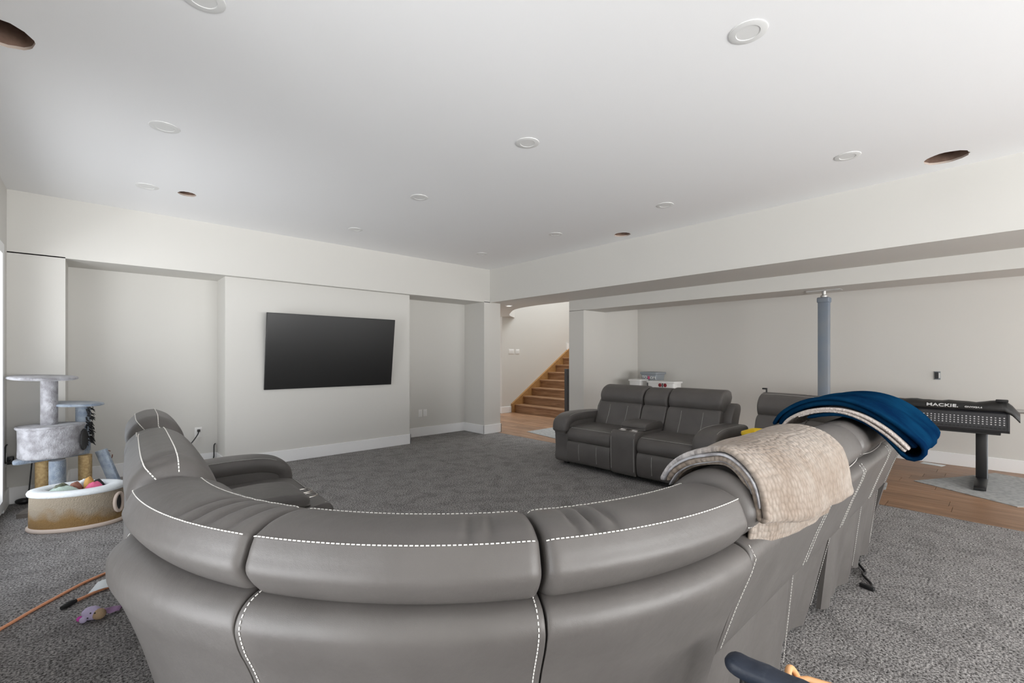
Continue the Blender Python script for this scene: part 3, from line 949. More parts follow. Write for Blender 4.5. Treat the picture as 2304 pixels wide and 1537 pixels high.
# right-hand run of the sectional
base = MB(); base.add(*(lambda m_: (m_.v, m_.f))(MB().box(1.27, 3.78, 0.78, 1.34, 0.06, 0.28)))
sec = base.build('recliner_section', M['black_matte'], sofa, False)
stf = MB(); str_ = MB()
units = [(1.265, 2.06, 0.02), (2.06, 2.64, 0.075), (2.64, 3.785, 0.03)]
for (a, b, si) in units[:2]:
    recl_seat(sec, fr_r, a, b, stf, True, HEADR, wr=wrinkle([0.10, 0.16, 0.24], [0.05, 0.06, 0.04]), re=0.05)
    rear_panels(sec, fr_r, a, b, str_, si)
recl_seat(sec, fr_r, 2.64, 3.21, stf, True, HEADR); rear_panels(sec, fr_r, 2.64, 3.30, str_, 0.03)
recl_seat(sec, fr_r, 3.21, 3.785, stf, True, HEADR); rear_panels(sec, fr_r, 3.30, 3.785, str_, 0.03)
for (a, b) in ((1.265, 2.06), (2.06, 2.64), (2.64, 3.21)):
    m = 30      # seam along the lower rear edge of each headrest
    dashes(str_, [fr_r.pt(a + 0.03 + (b - a - 0.06) * i / m, 1.1885 - 0.012 * (2 * i / m - 1) ** 4, 0.8235 - 0.012 * math.sin(PI * i / m)) for i in range(m + 1)], 0.0105, 0.0068)
stf.build('stitching', M['thread_grey'], sec, kind='stuff'); str_.build('stitching', M['thread'], sec, kind='stuff')
feet(sec, fr_r, 1.3, 3.75)

# left-hand run: seat, console, seat, end arm
pts = [fr_l.pt(u, o, 0)[:2] for u, o in ((1.68, 0.31), (3.37, 0.31), (3.37, 0.87), (1.68, 0.87))]
sec = MB().prism(pts, 0.06, 0.28).build('recliner_section', M['black_matte'], sofa, False)
stf = MB(); str_ = MB()
recl_seat(sec, fr_l, 1.665, 2.49, stf, True, HEADL, wr=wrinkle([0.05, 0.11], [0.03, 0.02]), re=0.055, st=str_, puff=0.10)
console(sec, fr_l, 2.49, 2.83, stf, HEADC, 0.07, str_, 0.075, 0.155)
recl_seat(sec, fr_l, 2.83, 3.37, stf, True, HEADL, re=0.085, st=str_, puff=0.10)
arm(sec, fr_l, 3.37, 3.60, stf, 0.10)
for (a, b) in ((1.665, 2.49), (2.49, 2.83), (2.83, 3.37)): rear_panels(sec, fr_l, a, b, str_, 0.0)
stf.build('stitching', M['thread_grey'], sec, kind='stuff'); str_.build('stitching', M['thread'], sec, kind='stuff')
feet(sec, fr_l, 1.68, 3.55)

# ---- loveseat with console, standing free on the right
love = thing('loveseat', 'two-seat grey leather reclining loveseat with centre console and two padded arms', 'sofa', (4.5, 2.74, 0))
fl = Straight((3.80, 0), (0, 1), (1, 0))
sec = MB().box(4.12, 4.72, 1.98, 3.50, 0.06, 0.28).build('base_frame', M['black_matte'], love, False)
stf = MB()
recl_seat(love, fl, 1.975, 2.573, stf, re=0.03); console(love, fl, 2.573, 2.885, stf); recl_seat(love, fl, 2.885, 3.50, stf, re=0.03)
arm(love, fl, 1.765, 1.975, stf); arm(love, fl, 3.50, 3.71, stf)
c = MB(); sweep(c, shell_prof(-0.01), 1.90, 3.58, fl, 16, 0.02); c.build('back_panel', LE, love, angle=50)
stf.build('stitching', M['thread_grey'], love, kind='stuff')
feet(love, fl, 1.80, 3.68)

# ================================================================== BLANKETS


def ribbon(path, th, fr, u0, u1, nu, wob=0.0, uscale=1.0, shear=0.0, seed=0, mod=None):
    """a sheet of thickness th following path (o,z), swept along u"""
    N = len(path); rings = []; uvs = []
    nor = []
    for i in range(N):
        o1, z1 = path[max(i - 1, 0)]; o2, z2 = path[min(i + 1, N - 1)]
        tx, tz = o2 - o1, z2 - z1; L = math.hypot(tx, tz) or 1
        nor.append((-tz / L, tx / L))
    arc = [0]
    for i in range(1, N): arc.append(arc[-1] + math.hypot(path[i][0] - path[i - 1][0], path[i][1] - path[i - 1][1]))
    es = [0, 0.15, 0.5, 1.0]
    L = u1 - u0; r_ = th / 2
    ts = [e * r_ / L for e in es] + [r_ / L + (1 - 2 * r_ / L) * k / nu for k in range(1, nu)] + [1 - e * r_ / L for e in es[::-1]]
    for t in ts:
        e = min(t, 1 - t) * L
        h = r_ * (1.0 if e >= r_ else max(0.12, math.sqrt(max(0, 1 - (1 - e / r_) ** 2))))
        A = []; B = []; ua = []; ub = []
        for i, (o, z) in enumerate(path):
            if mod: o, z = mod(u0 + L * t, o, z)
            hh = h if 0 < i < N - 1 else h * 0.5
            w1 = wob * (math.sin(11 * t + arc[i] * 13 + seed) + 0.6 * math.sin(23 * t - arc[i] * 9 + 2 * seed))
            du = shear * (i / (N - 1) - 0.5)
            nx, nz = nor[i]
            A.append(fr.pt(u0 + L * t + du, o + nx * (hh + w1), z + nz * (hh + w1)))
            B.append(fr.pt(u0 + L * t + du, o + nx * (-hh + w1), z + nz * (-hh + w1)))
            ua.append((L * t * uscale, arc[i] * uscale)); ub.append((L * t * uscale, arc[i] * uscale))
        rings.append(A + B[::-1]); uvs.append(ua + ub[::-1])
    mb = MB(); mb.loft(rings, True, True, uvs)
    return mb


# profile of the headrest, front to rear, for draping
DR = catmull([(0.952, 0.880), (0.978, 0.922), (1.03, 0.955), (1.10, 0.968), (1.160, 0.955), (1.200, 0.915), (1.212, 0.862)], 6, False)


def offs(path, d):
    out = []
    for i in range(len(path)):
        o1, z1 = path[max(i - 1, 0)]; o2, z2 = path[min(i + 1, len(path) - 1)]
        tx, tz = o2 - o1, z2 - z1; L = math.hypot(tx, tz)
        out.append((path[i][0] - tz / L * d, path[i][1] + tx / L * d))
    return out


def fold(p, q, side):
    """half circle from p to q"""
    c = ((p[0] + q[0]) / 2, (p[1] + q[1]) / 2); r = math.hypot(p[0] - q[0], p[1] - q[1]) / 2
    a0 = math.atan2(p[1] - c[1], p[0] - c[0])
    return [(c[0] + r * math.cos(a0 + side * PI * k / 6), c[1] + r * math.sin(a0 + side * PI * k / 6)) for k in range(1, 6)]


# beige knitted throw, folded in three
throw = thing('throw_blanket', 'folded beige knitted throw blanket hanging over the near sofa headrest', 'blanket', (1.65, 0.55, 0.95))
in_ = offs(DR, 0.007) + [(1.216, 0.825), (1.212, 0.79), (1.208, 0.765)]
p2 = offs(DR, 0.024)[2:] + [(1.238, 0.845)]
p3 = offs(DR, 0.046) + [(1.262, 0.845)]


def hang(u, o, z):
    t = max(0.0, (u - 1.305) / 0.735)
    q = 1 - min(1, t / 0.3)
    k = max(0.0, min(1.0, (o - 1.04) / 0.16)); k = k * k * (3 - 2 * k)
    o -= 0.045 * q * k; z += 0.012 * q * k
    return o, z - (0.050 * t * max(0, min(1, (0.95 - z) / 0.08)) if o > 1.15 else 0)


ribbon(in_, 0.010, fr_r, 1.325, 1.97, 34, 0.003, 1.0, -0.02, 1, mod=hang).build('inner_layer', M['knit'], throw, angle=70)
ribbon(p2 + fold(p2[-1], p3[-1], 1) + p3[::-1], 0.016, fr_r, 1.305, 2.04, 40, 0.0025, 1.0, 0.0, 2, mod=hang).build('outer_layer', M['knit'], throw, angle=70)
ribbon(offs(DR, 0.035)[1:], 0.006, fr_r, 1.301, 1.36, 8, 0.001, 1.0, 0, 3, mod=hang).build('velvet_side', M['silver'], throw, angle=70, label='silver grey velvet underside showing at the fold')
ribbon(offs(DR, 0.0155)[:-4], 0.005, fr_r, 1.312, 1.40, 8, 0.001, 1.0, 0, 3, mod=hang).build('velvet_side', M['silver'], throw, angle=70, label='silver grey velvet underside showing at the fold')

# navy fleece blanket
D2 = catmull([(0.86, 0.88), (0.885, 0.92), (0.95, 0.96), (1.03, 0.982), (1.10, 0.983), (1.17, 0.96), (1.235, 0.915), (1.285, 0.865), (1.315, 0.83)], 5, False)
navy = thing('fleece_blanket', 'thick navy fleece blanket with white sherpa lining folded over sofa back', 'blanket', (3.1, 0.5, 0.97))
inn = offs(D2, 0.012); ot = offs(D2, 0.088)
ot = [(o, z) for o, z in ot]
endf = fold(inn[-1], ot[-1], 1)
outer_path = inn[int(len(inn) * 0.25):] + endf + ot[::-1]
ribbon(outer_path, 0.018, fr_r, 2.72, 3.44, 36, 0.004, 1.0, 0.0, 4).build('fleece_outer', M['navy_fleece'], navy, angle=70)
ribbon(offs(D2, 0.066)[2:], 0.030, fr_r, 2.735, 3.43, 30, 0.004, 1.0, 0, 5).build('fleece_fold', M['navy_fleece'], navy, angle=70)
ribbon(offs(D2, 0.040)[1:-1], 0.016, fr_r, 2.712, 3.42, 30, 0.003, 1.0, 0, 6).build('sherpa_lining', M['sherpa'], navy, angle=70, label='white sherpa lining showing at the fold')
ribbon(offs(D2, 0.026)[8:-1], 0.014, fr_r, 2.715, 3.42, 30, 0.003, 1.0, 0, 7).build('sherpa_lining', M['sherpa'], navy, angle=70, label='white sherpa lining showing at the fold')

# ================================================================== TELEVISION
tv = thing('television', 'large black flat-screen television hanging tilted on the recessed wall panel', 'television', (2.285, 5.96, 1.35))
tl = math.atan2(0.12, 0.915)
mt = Matrix.Translation((2.285, 5.89, 1.347)) @ Matrix.Rotation(-tl if False else tl, 4, 'X')
MB().box(-0.82, 0.82, 0.0, 0.028, -0.46, 0.46, 0.004, 2, mt).build('bezel', M['black'], tv)
MB().box(-0.812, 0.812, -0.002, 0.001, -0.448, 0.452, 0, 1, mt).build('screen', M['screen'], tv, False)
MB().box(-0.5, 0.5, 0.026, 0.05, -0.40, 0.12, 0.006, 2, mt).build('rear_housing', M['black'], tv)
MB().box(1.95, 2.62, 5.93, 5.977, 1.10, 1.55).build('wall_mount', M['black_matte'], tv, False)

# ================================================================== WALL PLATES


def plate(label, cx, cz, fixed, axis, w_, h_, kind='outlet', name='wall_outlet', gangs=1):
    loc = (cx, fixed, cz) if axis == 'y' else (fixed, cx, cz)
    o = thing(name, label, 'outlet' if kind == 'outlet' else 'switch', loc)
    if axis == 'y': MB().box(cx - w_ / 2, cx + w_ / 2, fixed - 0.006, fixed, cz - h_ / 2, cz + h_ / 2, 0.003, 2).build('cover_plate', M['plate'], o)
    else: MB().box(fixed, fixed + 0.006, cx - w_ / 2, cx + w_ / 2, cz - h_ / 2, cz + h_ / 2, 0.003, 2).build('cover_plate', M['plate'], o)
    for g in range(gangs):
        gx = cx + (g - (gangs - 1) / 2) * 0.046
        if axis == 'y': MB().box(gx - 0.016, gx + 0.016, fixed - 0.009, fixed - 0.005, cz - 0.033, cz + 0.033, 0.002, 1).build('rocker' if kind != 'outlet' else 'socket', M['white_plastic'], o)
        else: MB().box(fixed + 0.005, fixed + 0.009, gx - 0.016, gx + 0.016, cz - 0.033, cz + 0.033, 0.002, 1).build('rocker' if kind != 'outlet' else 'socket', M['white_plastic'], o)
    return o


plate('left white blank wall plate of the pair low in the right niche', 3.865, 0.372, NB, 'y', 0.072, 0.118)
plate('right white blank wall plate of the pair low in the right niche', 3.953, 0.372, NB, 'y', 0.072, 0.118)
plate('wide white multi-gang light switch on the hall wall left of stairs', 7.08, 1.405, 7.77, 'y', 0.165, 0.118, 'switch', 'light_switch', 3)
plate('narrower white light switch on the hall wall, nearest the stairs', 7.28, 1.405, 7.77, 'y', 0.118, 0.118, 'switch', 'light_switch', 2)
plate('white wall outlet with black plug in left niche behind the sofa', 0.883, 0.40, NB, 'y', 0.072, 0.118)
pc = thing('charging_cable', 'thin black power cord plugged into the left niche outlet', 'cord', (0.883, NB, 0.40))
MB().box(0.868, 0.898, NB - 0.035, NB - 0.010, 0.405, 0.435, 0.005, 2).build('plug', M['black'], pc)
MB().tube(catmull([(0.883, NB - 0.033, 0.415), (0.86, NB - 0.07, 0.37), (0.78, NB - 0.10, 0.27), (0.66, NB - 0.12, 0.20), (0.55, NB - 0.14, 0.06), (0.50, NB - 0.2, 0.012)], 5, False), 0.006, 7).build('wire', M['black'], pc)
cs = MB().tube(catmull([(1.03, NB - 0.018, 0.075), (1.03, NB - 0.05, 0.11), (1.03, NB - 0.05, 0.18), (1.035, NB - 0.03, 0.23), (1.05, NB - 0.006, 0.245)], 5, False), 0.007, 7).build('cable_stub', M['black'])
tag(cs, 'short black cable stub sticking out of the niche wall above baseboard', 'cable')
bx = thing('electrical_box', 'open black electrical box set in the far right wall', 'electrical box', (XR, 0.58, 1.06))
MB().box(XR - 0.012, XR - 0.001, 0.552, 0.608, 1.01, 1.11, 0.002, 1).build('box_rim', M['grey_plastic'], bx)
MB().box(XR - 0.015, XR - 0.011, 0.572, 0.603, 1.02, 1.10).build('device', M['black'], bx, False)
MB().box(XR - 0.017, XR - 0.010, 0.556, 0.568, 1.03, 1.09).build('tab', M['white_plastic'], bx, False)
# outlet with adapter on the left wall by the window
o = plate('white outlet with black adapter on left wall by the room corner', 5.80, 0.40, XL, 'x', 0.072, 0.118)
ad = thing('power_adapter', 'black power adapter with looping cable plugged beside the window', 'adapter', (XL, 5.8, 0.4))
MB().box(XL + 0.010, XL + 0.05, 5.775, 5.825, 0.36, 0.425, 0.006, 2).build('adapter_block', M['black'], ad)
MB().tube(catmull([(XL + 0.03, 5.775, 0.40), (XL + 0.02, 5.73, 0.39), (XL + 0.012, 5.66, 0.40), (XL + 0.012, 5.655, 0.48), (XL + 0.014, 5.66, 0.53), (XL + 0.02, 5.69, 0.545)], 5, False), 0.006, 7).build('wire', M['black'], ad)

# ================================================================== STEEL POST
PX, PY = 5.97, 1.385
po = thing('steel_post', 'blue-grey square steel jack post under the second beam', 'post', (PX, PY, 0))
MB().box(PX - 0.05, PX + 0.05, PY - 0.05, PY + 0.05, 0.012, 1.90, 0.008, 2).build('shaft', M['steel_post'], po)
MB().box(PX - 0.058, PX + 0.058, PY - 0.058, PY + 0.058, 1.885, 1.945, 0.012, 3).build('collar', M['steel_post'], po)
MB().lathe([(0.034, 0), (0.034, 0.02), (0.02, 0.03), (0.02, 0.075), (0.028, 0.078)], (PX, PY, 1.945), 16).build('jack_screw', M['steel'], po)
MB().box(PX - 0.06, PX + 0.06, PY - 0.16, PY + 0.16, 2.013, 2.0245).build('head_plate', M['steel'], po, False)
MB().box(PX - 0.08, PX + 0.08, PY - 0.08, PY + 0.08, 0.0015, 0.014).build('foot_plate', M['steel_post'], po, False)

# ================================================================== MIXING DESK ON STAND
FX = 6.36
ms = thing('mixer_stand', 'black T-leg stand carrying the mixing desk on grey underlay', 'stand', (6.5, 0.42, 0.0))
for yy in (0.185, 1.02):
    lg = MB().box(6.545, 6.62, yy - 0.04, yy + 0.04, 0.05, 0.545, 0.008, 2).build('leg', M['black'], ms)
    MB().box(6.555, 6.61, yy - 0.046, yy - 0.036, 0.06, 0.54, 0.003, 1).build('leg_groove', M['grey_plastic'], lg)
    fo = catmull([(6.20, 0.012), (6.20, 0.03), (6.26, 0.05), (6.5, 0.066), (6.9, 0.05), (6.95, 0.03), (6.95, 0.012)], 3, False)
    c = MB(); c.loft([[(a, yy - 0.042, b) for a, b in fo], [(a, yy - 0.035, b + 0.004) for a, b in fo], [(a, yy + 0.035, b + 0.004) for a, b in fo], [(a, yy + 0.042, b) for a, b in fo]])
    c.build('foot', M['black'], ms)
MB().box(6.40, 6.92, 0.05, 1.15, 0.528, 0.553, 0.004, 1).build('tray', M['black_matte'], ms)
MB().box(6.93, 6.96, 0.05, 0.08, 0.53, 0.74).build('rail_bracket', M['black'], ms, False)
MB().tube([(6.975, 0.80, 0.725), (6.975, -0.45, 0.725)], 0.022, 12).build('side_rail', M['steel'], ms, label='grey tube jutting out at the right')
mx = thing('mixing_desk', 'black audio mixing desk with rows of jacks along its rear panel', 'mixer', (6.62, 0.42, 0.553))
y0, y1 = 0.005, 1.18
pr = [(FX + 0.02, 0.555), (FX, 0.58), (FX + 0.035, 0.735), (FX + 0.10, 0.775), (6.88, 0.70), (6.90, 0.60), (6.88, 0.555)]
c = MB(); c.loft([[(a, y0, b) for a, b in pr], [(a, y1, b) for a, b in pr]]); c.build('housing', M['mixer'], mx, False)
for yy in (y0 - 0.014, y1):
    pe = [(a + (0.62 - a) * 0.0, b) for a, b in pr]
    c = MB(); c.loft([[(a - 0.008 if a < 6.5 else a, yy, b) for a, b in pr], [(a - 0.008 if a < 6.5 else a, yy + 0.014, b) for a, b in pr]]); c.build('end_cheek', M['mixer'], mx, False)
sd = Vector((0.035, 0, 0.155)).normalized(); nv = Vector((-sd.z, 0, sd.x))
org = Vector((FX, 0, 0.58))
NJ = 40; jk = MB(); mk = MB()
for i in range(NJ):
    yy = 0.028 + i * 0.0285
    p = org + sd * 0.018
    mj = basis((0, -1, 0), tuple(sd), (p.x + nv.x * 0.001, yy, p.z + nv.z * 0.001))
    jo = MB().box(-0.010, 0.010, -0.010, 0.010, -0.004, 0.003, 0, 1, mj).build('jack', M['black'], mx, False)
    for r_ in range(4):
        q = org + sd * (0.054 + r_ * 0.022)
        mj = basis((0, -1, 0), tuple(sd), (q.x + nv.x * 0.001, yy, q.z + nv.z * 0.001))
        mk.box(-0.006, 0.006, -0.0022 - 0.002 * (i % 2), 0.0025, -0.002, 0.001, 0, 1, mj)
        mk.box(-0.002, 0.003, -0.006, 0.006 - 0.003 * ((i + r_) % 3), -0.002, 0.001, 0, 1, mj)
mk.build('jack_markings', M['text_white'], mx, False)
bg = thing('gig_bag', 'limp black nylon cover lying over the mixing desk', 'cover', (6.6, 0.3, 0.75))
rings = []
N = 26
for i in range(N + 1):
    t = i / N; y = 1.20 - t * 1.275
    bump = 0.022 * math.exp(-((y - 0.05) / 0.10) ** 2)
    drop = max(0, -y + 0.0) * 1.3
    wob = 0.004 * math.sin(21 * y) + 0.003 * math.sin(47 * y + 1)
    zt = 0.838 + bump - drop + wob; zl = 0.775 - drop * 0.95 + wob * 0.5
    xs = FX + 0.030 - 0.004 * math.sin(13 * y)
    tz = 0.016 if y > 0.0 else 0.03
    ring = [(xs + 0.008, y, zl - 0.02), (xs - 0.004, y, zl - 0.008), (xs + 0.006, y, zl + 0.03), (xs + 0.035, y, zt - 0.012), (xs + 0.10, y, zt), (6.62, y, zt - 0.012), (6.84, y, zt - 0.05), (6.90, y, zt - 0.09),
            (6.88, y, zt - 0.095 - tz), (6.62, y, zt - 0.03 - tz), (xs + 0.11, y, zl + 0.0)]
    rings.append(ring)
c = MB(); c.loft(rings); c.build('cover_body', M['nylon'], bg, angle=70)
MB().box(6.40, 6.46, 0.00, 0.085, 0.848, 0.872, 0.006, 2).build('handle', M['black_matte'], bg)
fv = Vector((0.030, 0, 0.045)).normalized()
text_mesh('lettering', 'MACKIE.', 0.047, basis((0, -1, 0), tuple(fv), (FX + 0.018, 0.46, 0.792)), M['text_white'], bg, 0.004, 'CENTER', 1.35)
text_mesh('lettering', 'ONYX24.4', 0.022, basis((0, -1, 0), tuple(fv), (FX + 0.016, 0.235, 0.788)), M['text_white'], bg, 0.004, 'CENTER', 1.2)

# sheets of underlay and paper left on the floor


def sheet(name, label, cat, poly, m, th=0.006):
    return tag(MB().prism(poly, 0.0012, 0.0012 + th).build(name, m, None, False), label, cat)


sheet('underlay_sheet', 'pale grey underlay sheet with pointed corner under the mixer stand', 'underlay', [(6.23, 0.66), (6.76, 0.37), (7.3, 0.10), (7.0, -0.6), (6.2, -0.42), (5.80, -0.05)], M['underlay'])
sheet('underlay_scrap', 'small grey underlay scrap on wood just right of the sofa back', 'underlay', [(5.86, 1.05), (5.93, 0.83), (5.62, 0.80), (5.62, 0.98)], M['underlay'])
sheet('paper_scrap', 'small white paper scrap lying by the right baseboard', 'paper', [(7.44, 0.70), (7.40, 0.50), (7.28, 0.53), (7.33, 0.72)], M['paper'], 0.004)
sheet('hall_mat', 'grey mat on the wood floor in front of the stairs', 'mat', [(5.43, 5.56), (6.2, 5.57), (6.2, 4.98), (5.62, 4.93), (5.60, 4.2), (5.20, 4.2)], M['underlay'])

# ================================================================== BINS BEHIND THE LOVESEAT
tb = thing('storage_shelf', 'low white shelf behind the loveseat carrying the storage bins', 'shelf', (6.9, 3.95, 0))
MB().box(6.62, 7.30, 3.35, 4.42, 0.60, 0.63, 0.004, 1).build('shelf_top', M['white_plastic'], tb)
for yy in (3.37, 4.38): MB().box(6.64, 7.28, yy, yy + 0.025, 0.0015, 0.60).build('side_panel', M['white_plastic'], tb, False)
MB().box(6.64, 7.28, 3.39, 4.39, 0.28, 0.30).build('shelf_board', M['white_plastic'], tb, False)


def tub(name, label, cx, cy, z0, h, wx, wy, m, flare=0.9, rim=0.02):
    o = thing(name, label, 'bin', (cx, cy, z0))
    def rr(sx, sy, z, r_=0.03):
        out = []
        for (qx, qy, a0) in ((1, 1, 0), (-1, 1, 90), (-1, -1, 180), (1, -1, 270)):
            for k in range(4):
                a = R(a0 + k * 30); out.append((cx + qx * (sx / 2 - r_) + r_ * math.cos(a), cy + qy * (sy / 2 - r_) + r_ * math.sin(a), z))
        return out
    c = MB(); c.loft([rr(wx * flare, wy * flare, z0 + 0.0005), rr(wx * 0.97, wy * 0.97, z0 + h * 0.9), rr(wx, wy, z0 + h), rr(wx - 0.02, wy - 0.02, z0 + h), rr(wx * flare - 0.02, wy * flare - 0.02, z0 + 0.01)])
    c.build('bin_body', m, o)
    c = MB(); c.loft([rr(wx * 0.975, wy * 0.975, z0 + h - rim * 1.6), rr(wx + rim, wy + rim, z0 + h - rim * 1.4), rr(wx + rim, wy + rim, z0 + h - 0.003), rr(wx - 0.004, wy - 0.004, z0 + h + 0.001)])
    c.build('bin_rim', m, o)
    return o


gb = tub('storage_bin', 'grey flared toy bin with playful lettering, tallest on the white shelf', 7.10, 4.15, 0.63, 0.395, 0.30, 0.31, M['bin_grey'], 0.72, 0.025)
text_mesh('lettering', 'TO', 0.07, basis((0, -1, 0), (0, 0, 1), (6.958, 4.225, 0.932)), M['text_white'], gb, 0.006)
text_mesh('lettering', 'OM', 0.065, basis((0, -1, 0), (0, 0, 1), (6.958, 4.07, 0.928)), M['text_white'], gb, 0.006)
MB().ell((6.962, 4.15, 0.93), 0.012, 0.022, 0.030).build('emblem', M['pink'], gb)
tub('storage_bin', 'small white open crate left of the grey toy bin', 6.80, 4.25, 0.63, 0.275, 0.24, 0.23, M['white_plastic'], 0.92, 0.02)
wt = tub('storage_bin', 'white tote with two red dots in front of the grey toy bin', 6.78, 3.76, 0.63, 0.265, 0.26, 0.48, M['white_plastic'], 0.94, 0.02)
for dy in (0.045, -0.045): MB().ell((6.651, 3.72 + dy, 0.832), 0.008, 0.028, 0.03).build('red_dot', M['red'], wt)
MB().box(6.645, 6.655, 3.713, 3.727, 0.80, 0.862).build('red_dot_bar', M['charcoal'], wt, False)

# ================================================================== YELLOW TOY ON THE FAR CORNER SEAT
TX, TY = 4.25, 1.43
tt = thing('toy_truck', 'yellow plastic toy truck on the far corner seat beside loveseat arm', 'toy', (TX, TY, 0.472))


def rrect(cx, cy, sx, sy, z, r_):
    out = []
    for (qx, qy, a0) in ((1, 1, 0), (-1, 1, 90), (-1, -1, 180), (1, -1, 270)):
        for k in range(5):
            a = R(a0 + k * 22.5); out.append((cx + qx * (sx / 2 - r_) + r_ * math.cos(a), cy + qy * (sy / 2 - r_) + r_ * math.sin(a), z))
    return out


c = MB(); c.loft([rrect(TX, TY, 0.28, 0.20, 0.56, 0.05), rrect(TX, TY, 0.32, 0.25, 0.575, 0.06), rrect(TX, TY, 0.34, 0.28, 0.625, 0.06), rrect(TX, TY, 0.335, 0.275, 0.64, 0.06),
                  rrect(TX, TY, 0.30, 0.24, 0.632, 0.05), rrect(TX, TY, 0.26, 0.19, 0.585, 0.05)])
c.build('dump_bed', M['yellow'], tt)
MB().box(TX - 0.15, TX + 0.15, TY - 0.06, TY + 0.06, 0.52, 0.562, 0.006, 2).build('chassis', M['grey_plastic'], tt)
for xx in (TX - 0.09, TX + 0.09):
    for yy in (TY - 0.10, TY + 0.07):
        MB().lathe([(0.001, 0), (0.035, 0.0), (0.045, 0.008), (0.045, 0.022), (0.035, 0.03), (0.001, 0.03)], (0, 0, 0), 18, mtx=Matrix.Translation((xx, yy + 0.03, 0.519)) @ Matrix.Rotation(R(90), 4, 'X')).build('wheel', M['black'], tt)
cl = thing('clip', 'small black clip standing on top of the far corner headrest', 'clip', (4.88, 1.62, 0.935))
MB().box(4.87, 4.885, 1.605, 1.617, 0.934, 0.968, 0.002, 1).build('upright', M['black'], cl)
MB().box(4.868, 4.888, 1.605, 1.650, 0.962, 0.978, 0.004, 2).build('jaw', M['black'], cl)

# ================================================================== CAT TREE
ct = thing('cat_tree', 'grey plush cat tree with sisal posts, round perch and drum hideaway', 'cat tree', (-0.27, 5.52, 0))
bp = [(-0.47, 5.30), (0.02, 5.18), (0.13, 5.66), (-0.36, 5.78)]
MB().prism(bp, 0.0, 0.035).build('base_board', M['plush_dark'], ct, False)


def post(xx, yy, z0, z1, r_, m, nm='post'):
    pf = [(r_ * 0.98, z0)]
    n = int((z1 - z0) / 0.012)
    if m is M['sisal']:
        for k in range(n):
            zz = z0 + (z1 - z0) * k / n; d = (z1 - z0) / n
            pf += [(r_ - 0.0025, zz + d * 0.1), (r_, zz + d * 0.5), (r_ - 0.0025, zz + d * 0.9)]
    else: pf += [(r_, z0 + (z1 - z0) * k / 12 + 0.002) for k in range(12)]
    pf.append((r_ * 0.98, z1))
    return MB().lathe(pf, (xx, yy, 0), 24).build(nm, m, ct, angle=70)


post(-0.345, 5.70, 0.033, 0.405, 0.052, M['sisal'], 'sisal_post')
post(-0.245, 5.46, 0.033, 0.405, 0.054, M['plush_blue'], 'plush_post')
post(-0.075, 5.60, 0.033, 0.405, 0.048, M['sisal'], 'sisal_post')
sp = [(-0.505, 5.46), (-0.055, 5.645), (-0.10, 5.80), (-0.42, 5.80)]
c = MB(); n4 = len(sp); cx_ = sum(p[0] for p in sp) / 4; cy_ = sum(p[1] for p in sp) / 4
sm = catmull([sp[0], ((sp[0][0] + sp[1][0]) / 2, (sp[0][1] + sp[1][1]) / 2 - 0.01), sp[1], sp[2], ((sp[2][0] + sp[3][0]) / 2, sp[2][1]), sp[3]], 6)
c.loft([[(cx_ + (a - cx_) * k, cy_ + (b - cy_) * k, z) for a, b in sm] for k, z in ((0.95, 0.400), (0.99, 0.404), (1.0, 0.418), (0.99, 0.432), (0.95, 0.436))])
c.build('shelf', M['plush_blue'], ct, angle=70)
# drum hideaway
DC = (-0.285, 5.555)
pf = [(0.20, 0.434), (0.208, 0.45), (0.205, 0.55), (0.208, 0.665), (0.214, 0.685), (0.205, 0.70), (0.17, 0.703), (0.02, 0.703)]
MB().lathe(pf, (DC[0], DC[1], 0), 44, 1.0, 0.92, R(-20)).build('drum', M['plush'], ct, angle=70)
MB().tube([(DC[0] + 0.209 * math.cos(2 * PI * k / 40) * 1.0, DC[1] + 0.195 * math.sin(2 * PI * k / 40), 0.69) for k in range(41)], 0.011, 8).build('drum_piping', M['plush'], ct)
# round doorway on the right side of the drum
md = Matrix.Translation((DC[0] + 0.190, DC[1] - 0.060, 0.56)) @ Matrix.Rotation(R(-18), 4, 'Z') @ Matrix.Rotation(R(90), 4, 'Y')
MB().lathe([(0.001, 0.018), (0.072, 0.018), (0.078, 0.022), (0.082, 0.012)], (0, 0, 0), 28, 1.15, 0.8, mtx=md).build('doorway', M['black_matte'], ct)
post(-0.30, 5.57, 0.70, 1.095, 0.055, M['plush'], 'plush_post')
mt = Matrix.Translation((-0.335, 5.555, 1.105)) @ Matrix.Rotation(R(3), 4, (0.675, 0.738, 0))
MB().lathe([(0.001, -0.013), (0.20, -0.013), (0.216, -0.006), (0.220, 0.002), (0.214, 0.012), (0.20, 0.016), (0.001, 0.016)], (0, 0, 0), 44, mtx=mt).build('perch', M['plush'], ct, angle=70)
post(-0.09, 5.69, 0.43, 0.845, 0.052, M['plush_blue'], 'plush_post')
mt = Matrix.Translation((-0.155, 5.66, 0.862)) @ Matrix.Rotation(R(2), 4, (0.675, 0.738, 0)) @ Matrix.Rotation(R(-42), 4, 'Z')
MB().lathe([(0.001, -0.012), (0.20, -0.012), (0.22, -0.006), (0.225, 0.0), (0.22, 0.010), (0.20, 0.014), (0.001, 0.014)], (0, 0, 0), 44, 1.08, 0.72, mtx=mt).build('perch', M['plush_blue'], ct, angle=70)
fu = MB()
for k in range(90):
    zz = random.uniform(0.50, 0.84); a = random.uniform(-1.2, 0.5)
    p0 = Vector((-0.09 + 0.05 * math.cos(a), 5.69 + 0.05 * math.sin(a), zz)); d = Vector((math.cos(a) + random.uniform(-.3, .3), math.sin(a) + random.uniform(-.3, .3), random.uniform(-.8, .2)))
    fu.tube([p0, p0 + d * 0.018, p0 + d * 0.03 + Vector((0, 0, -0.012))], lambda t: 0.007 * (1 - 0.8 * t), 5)
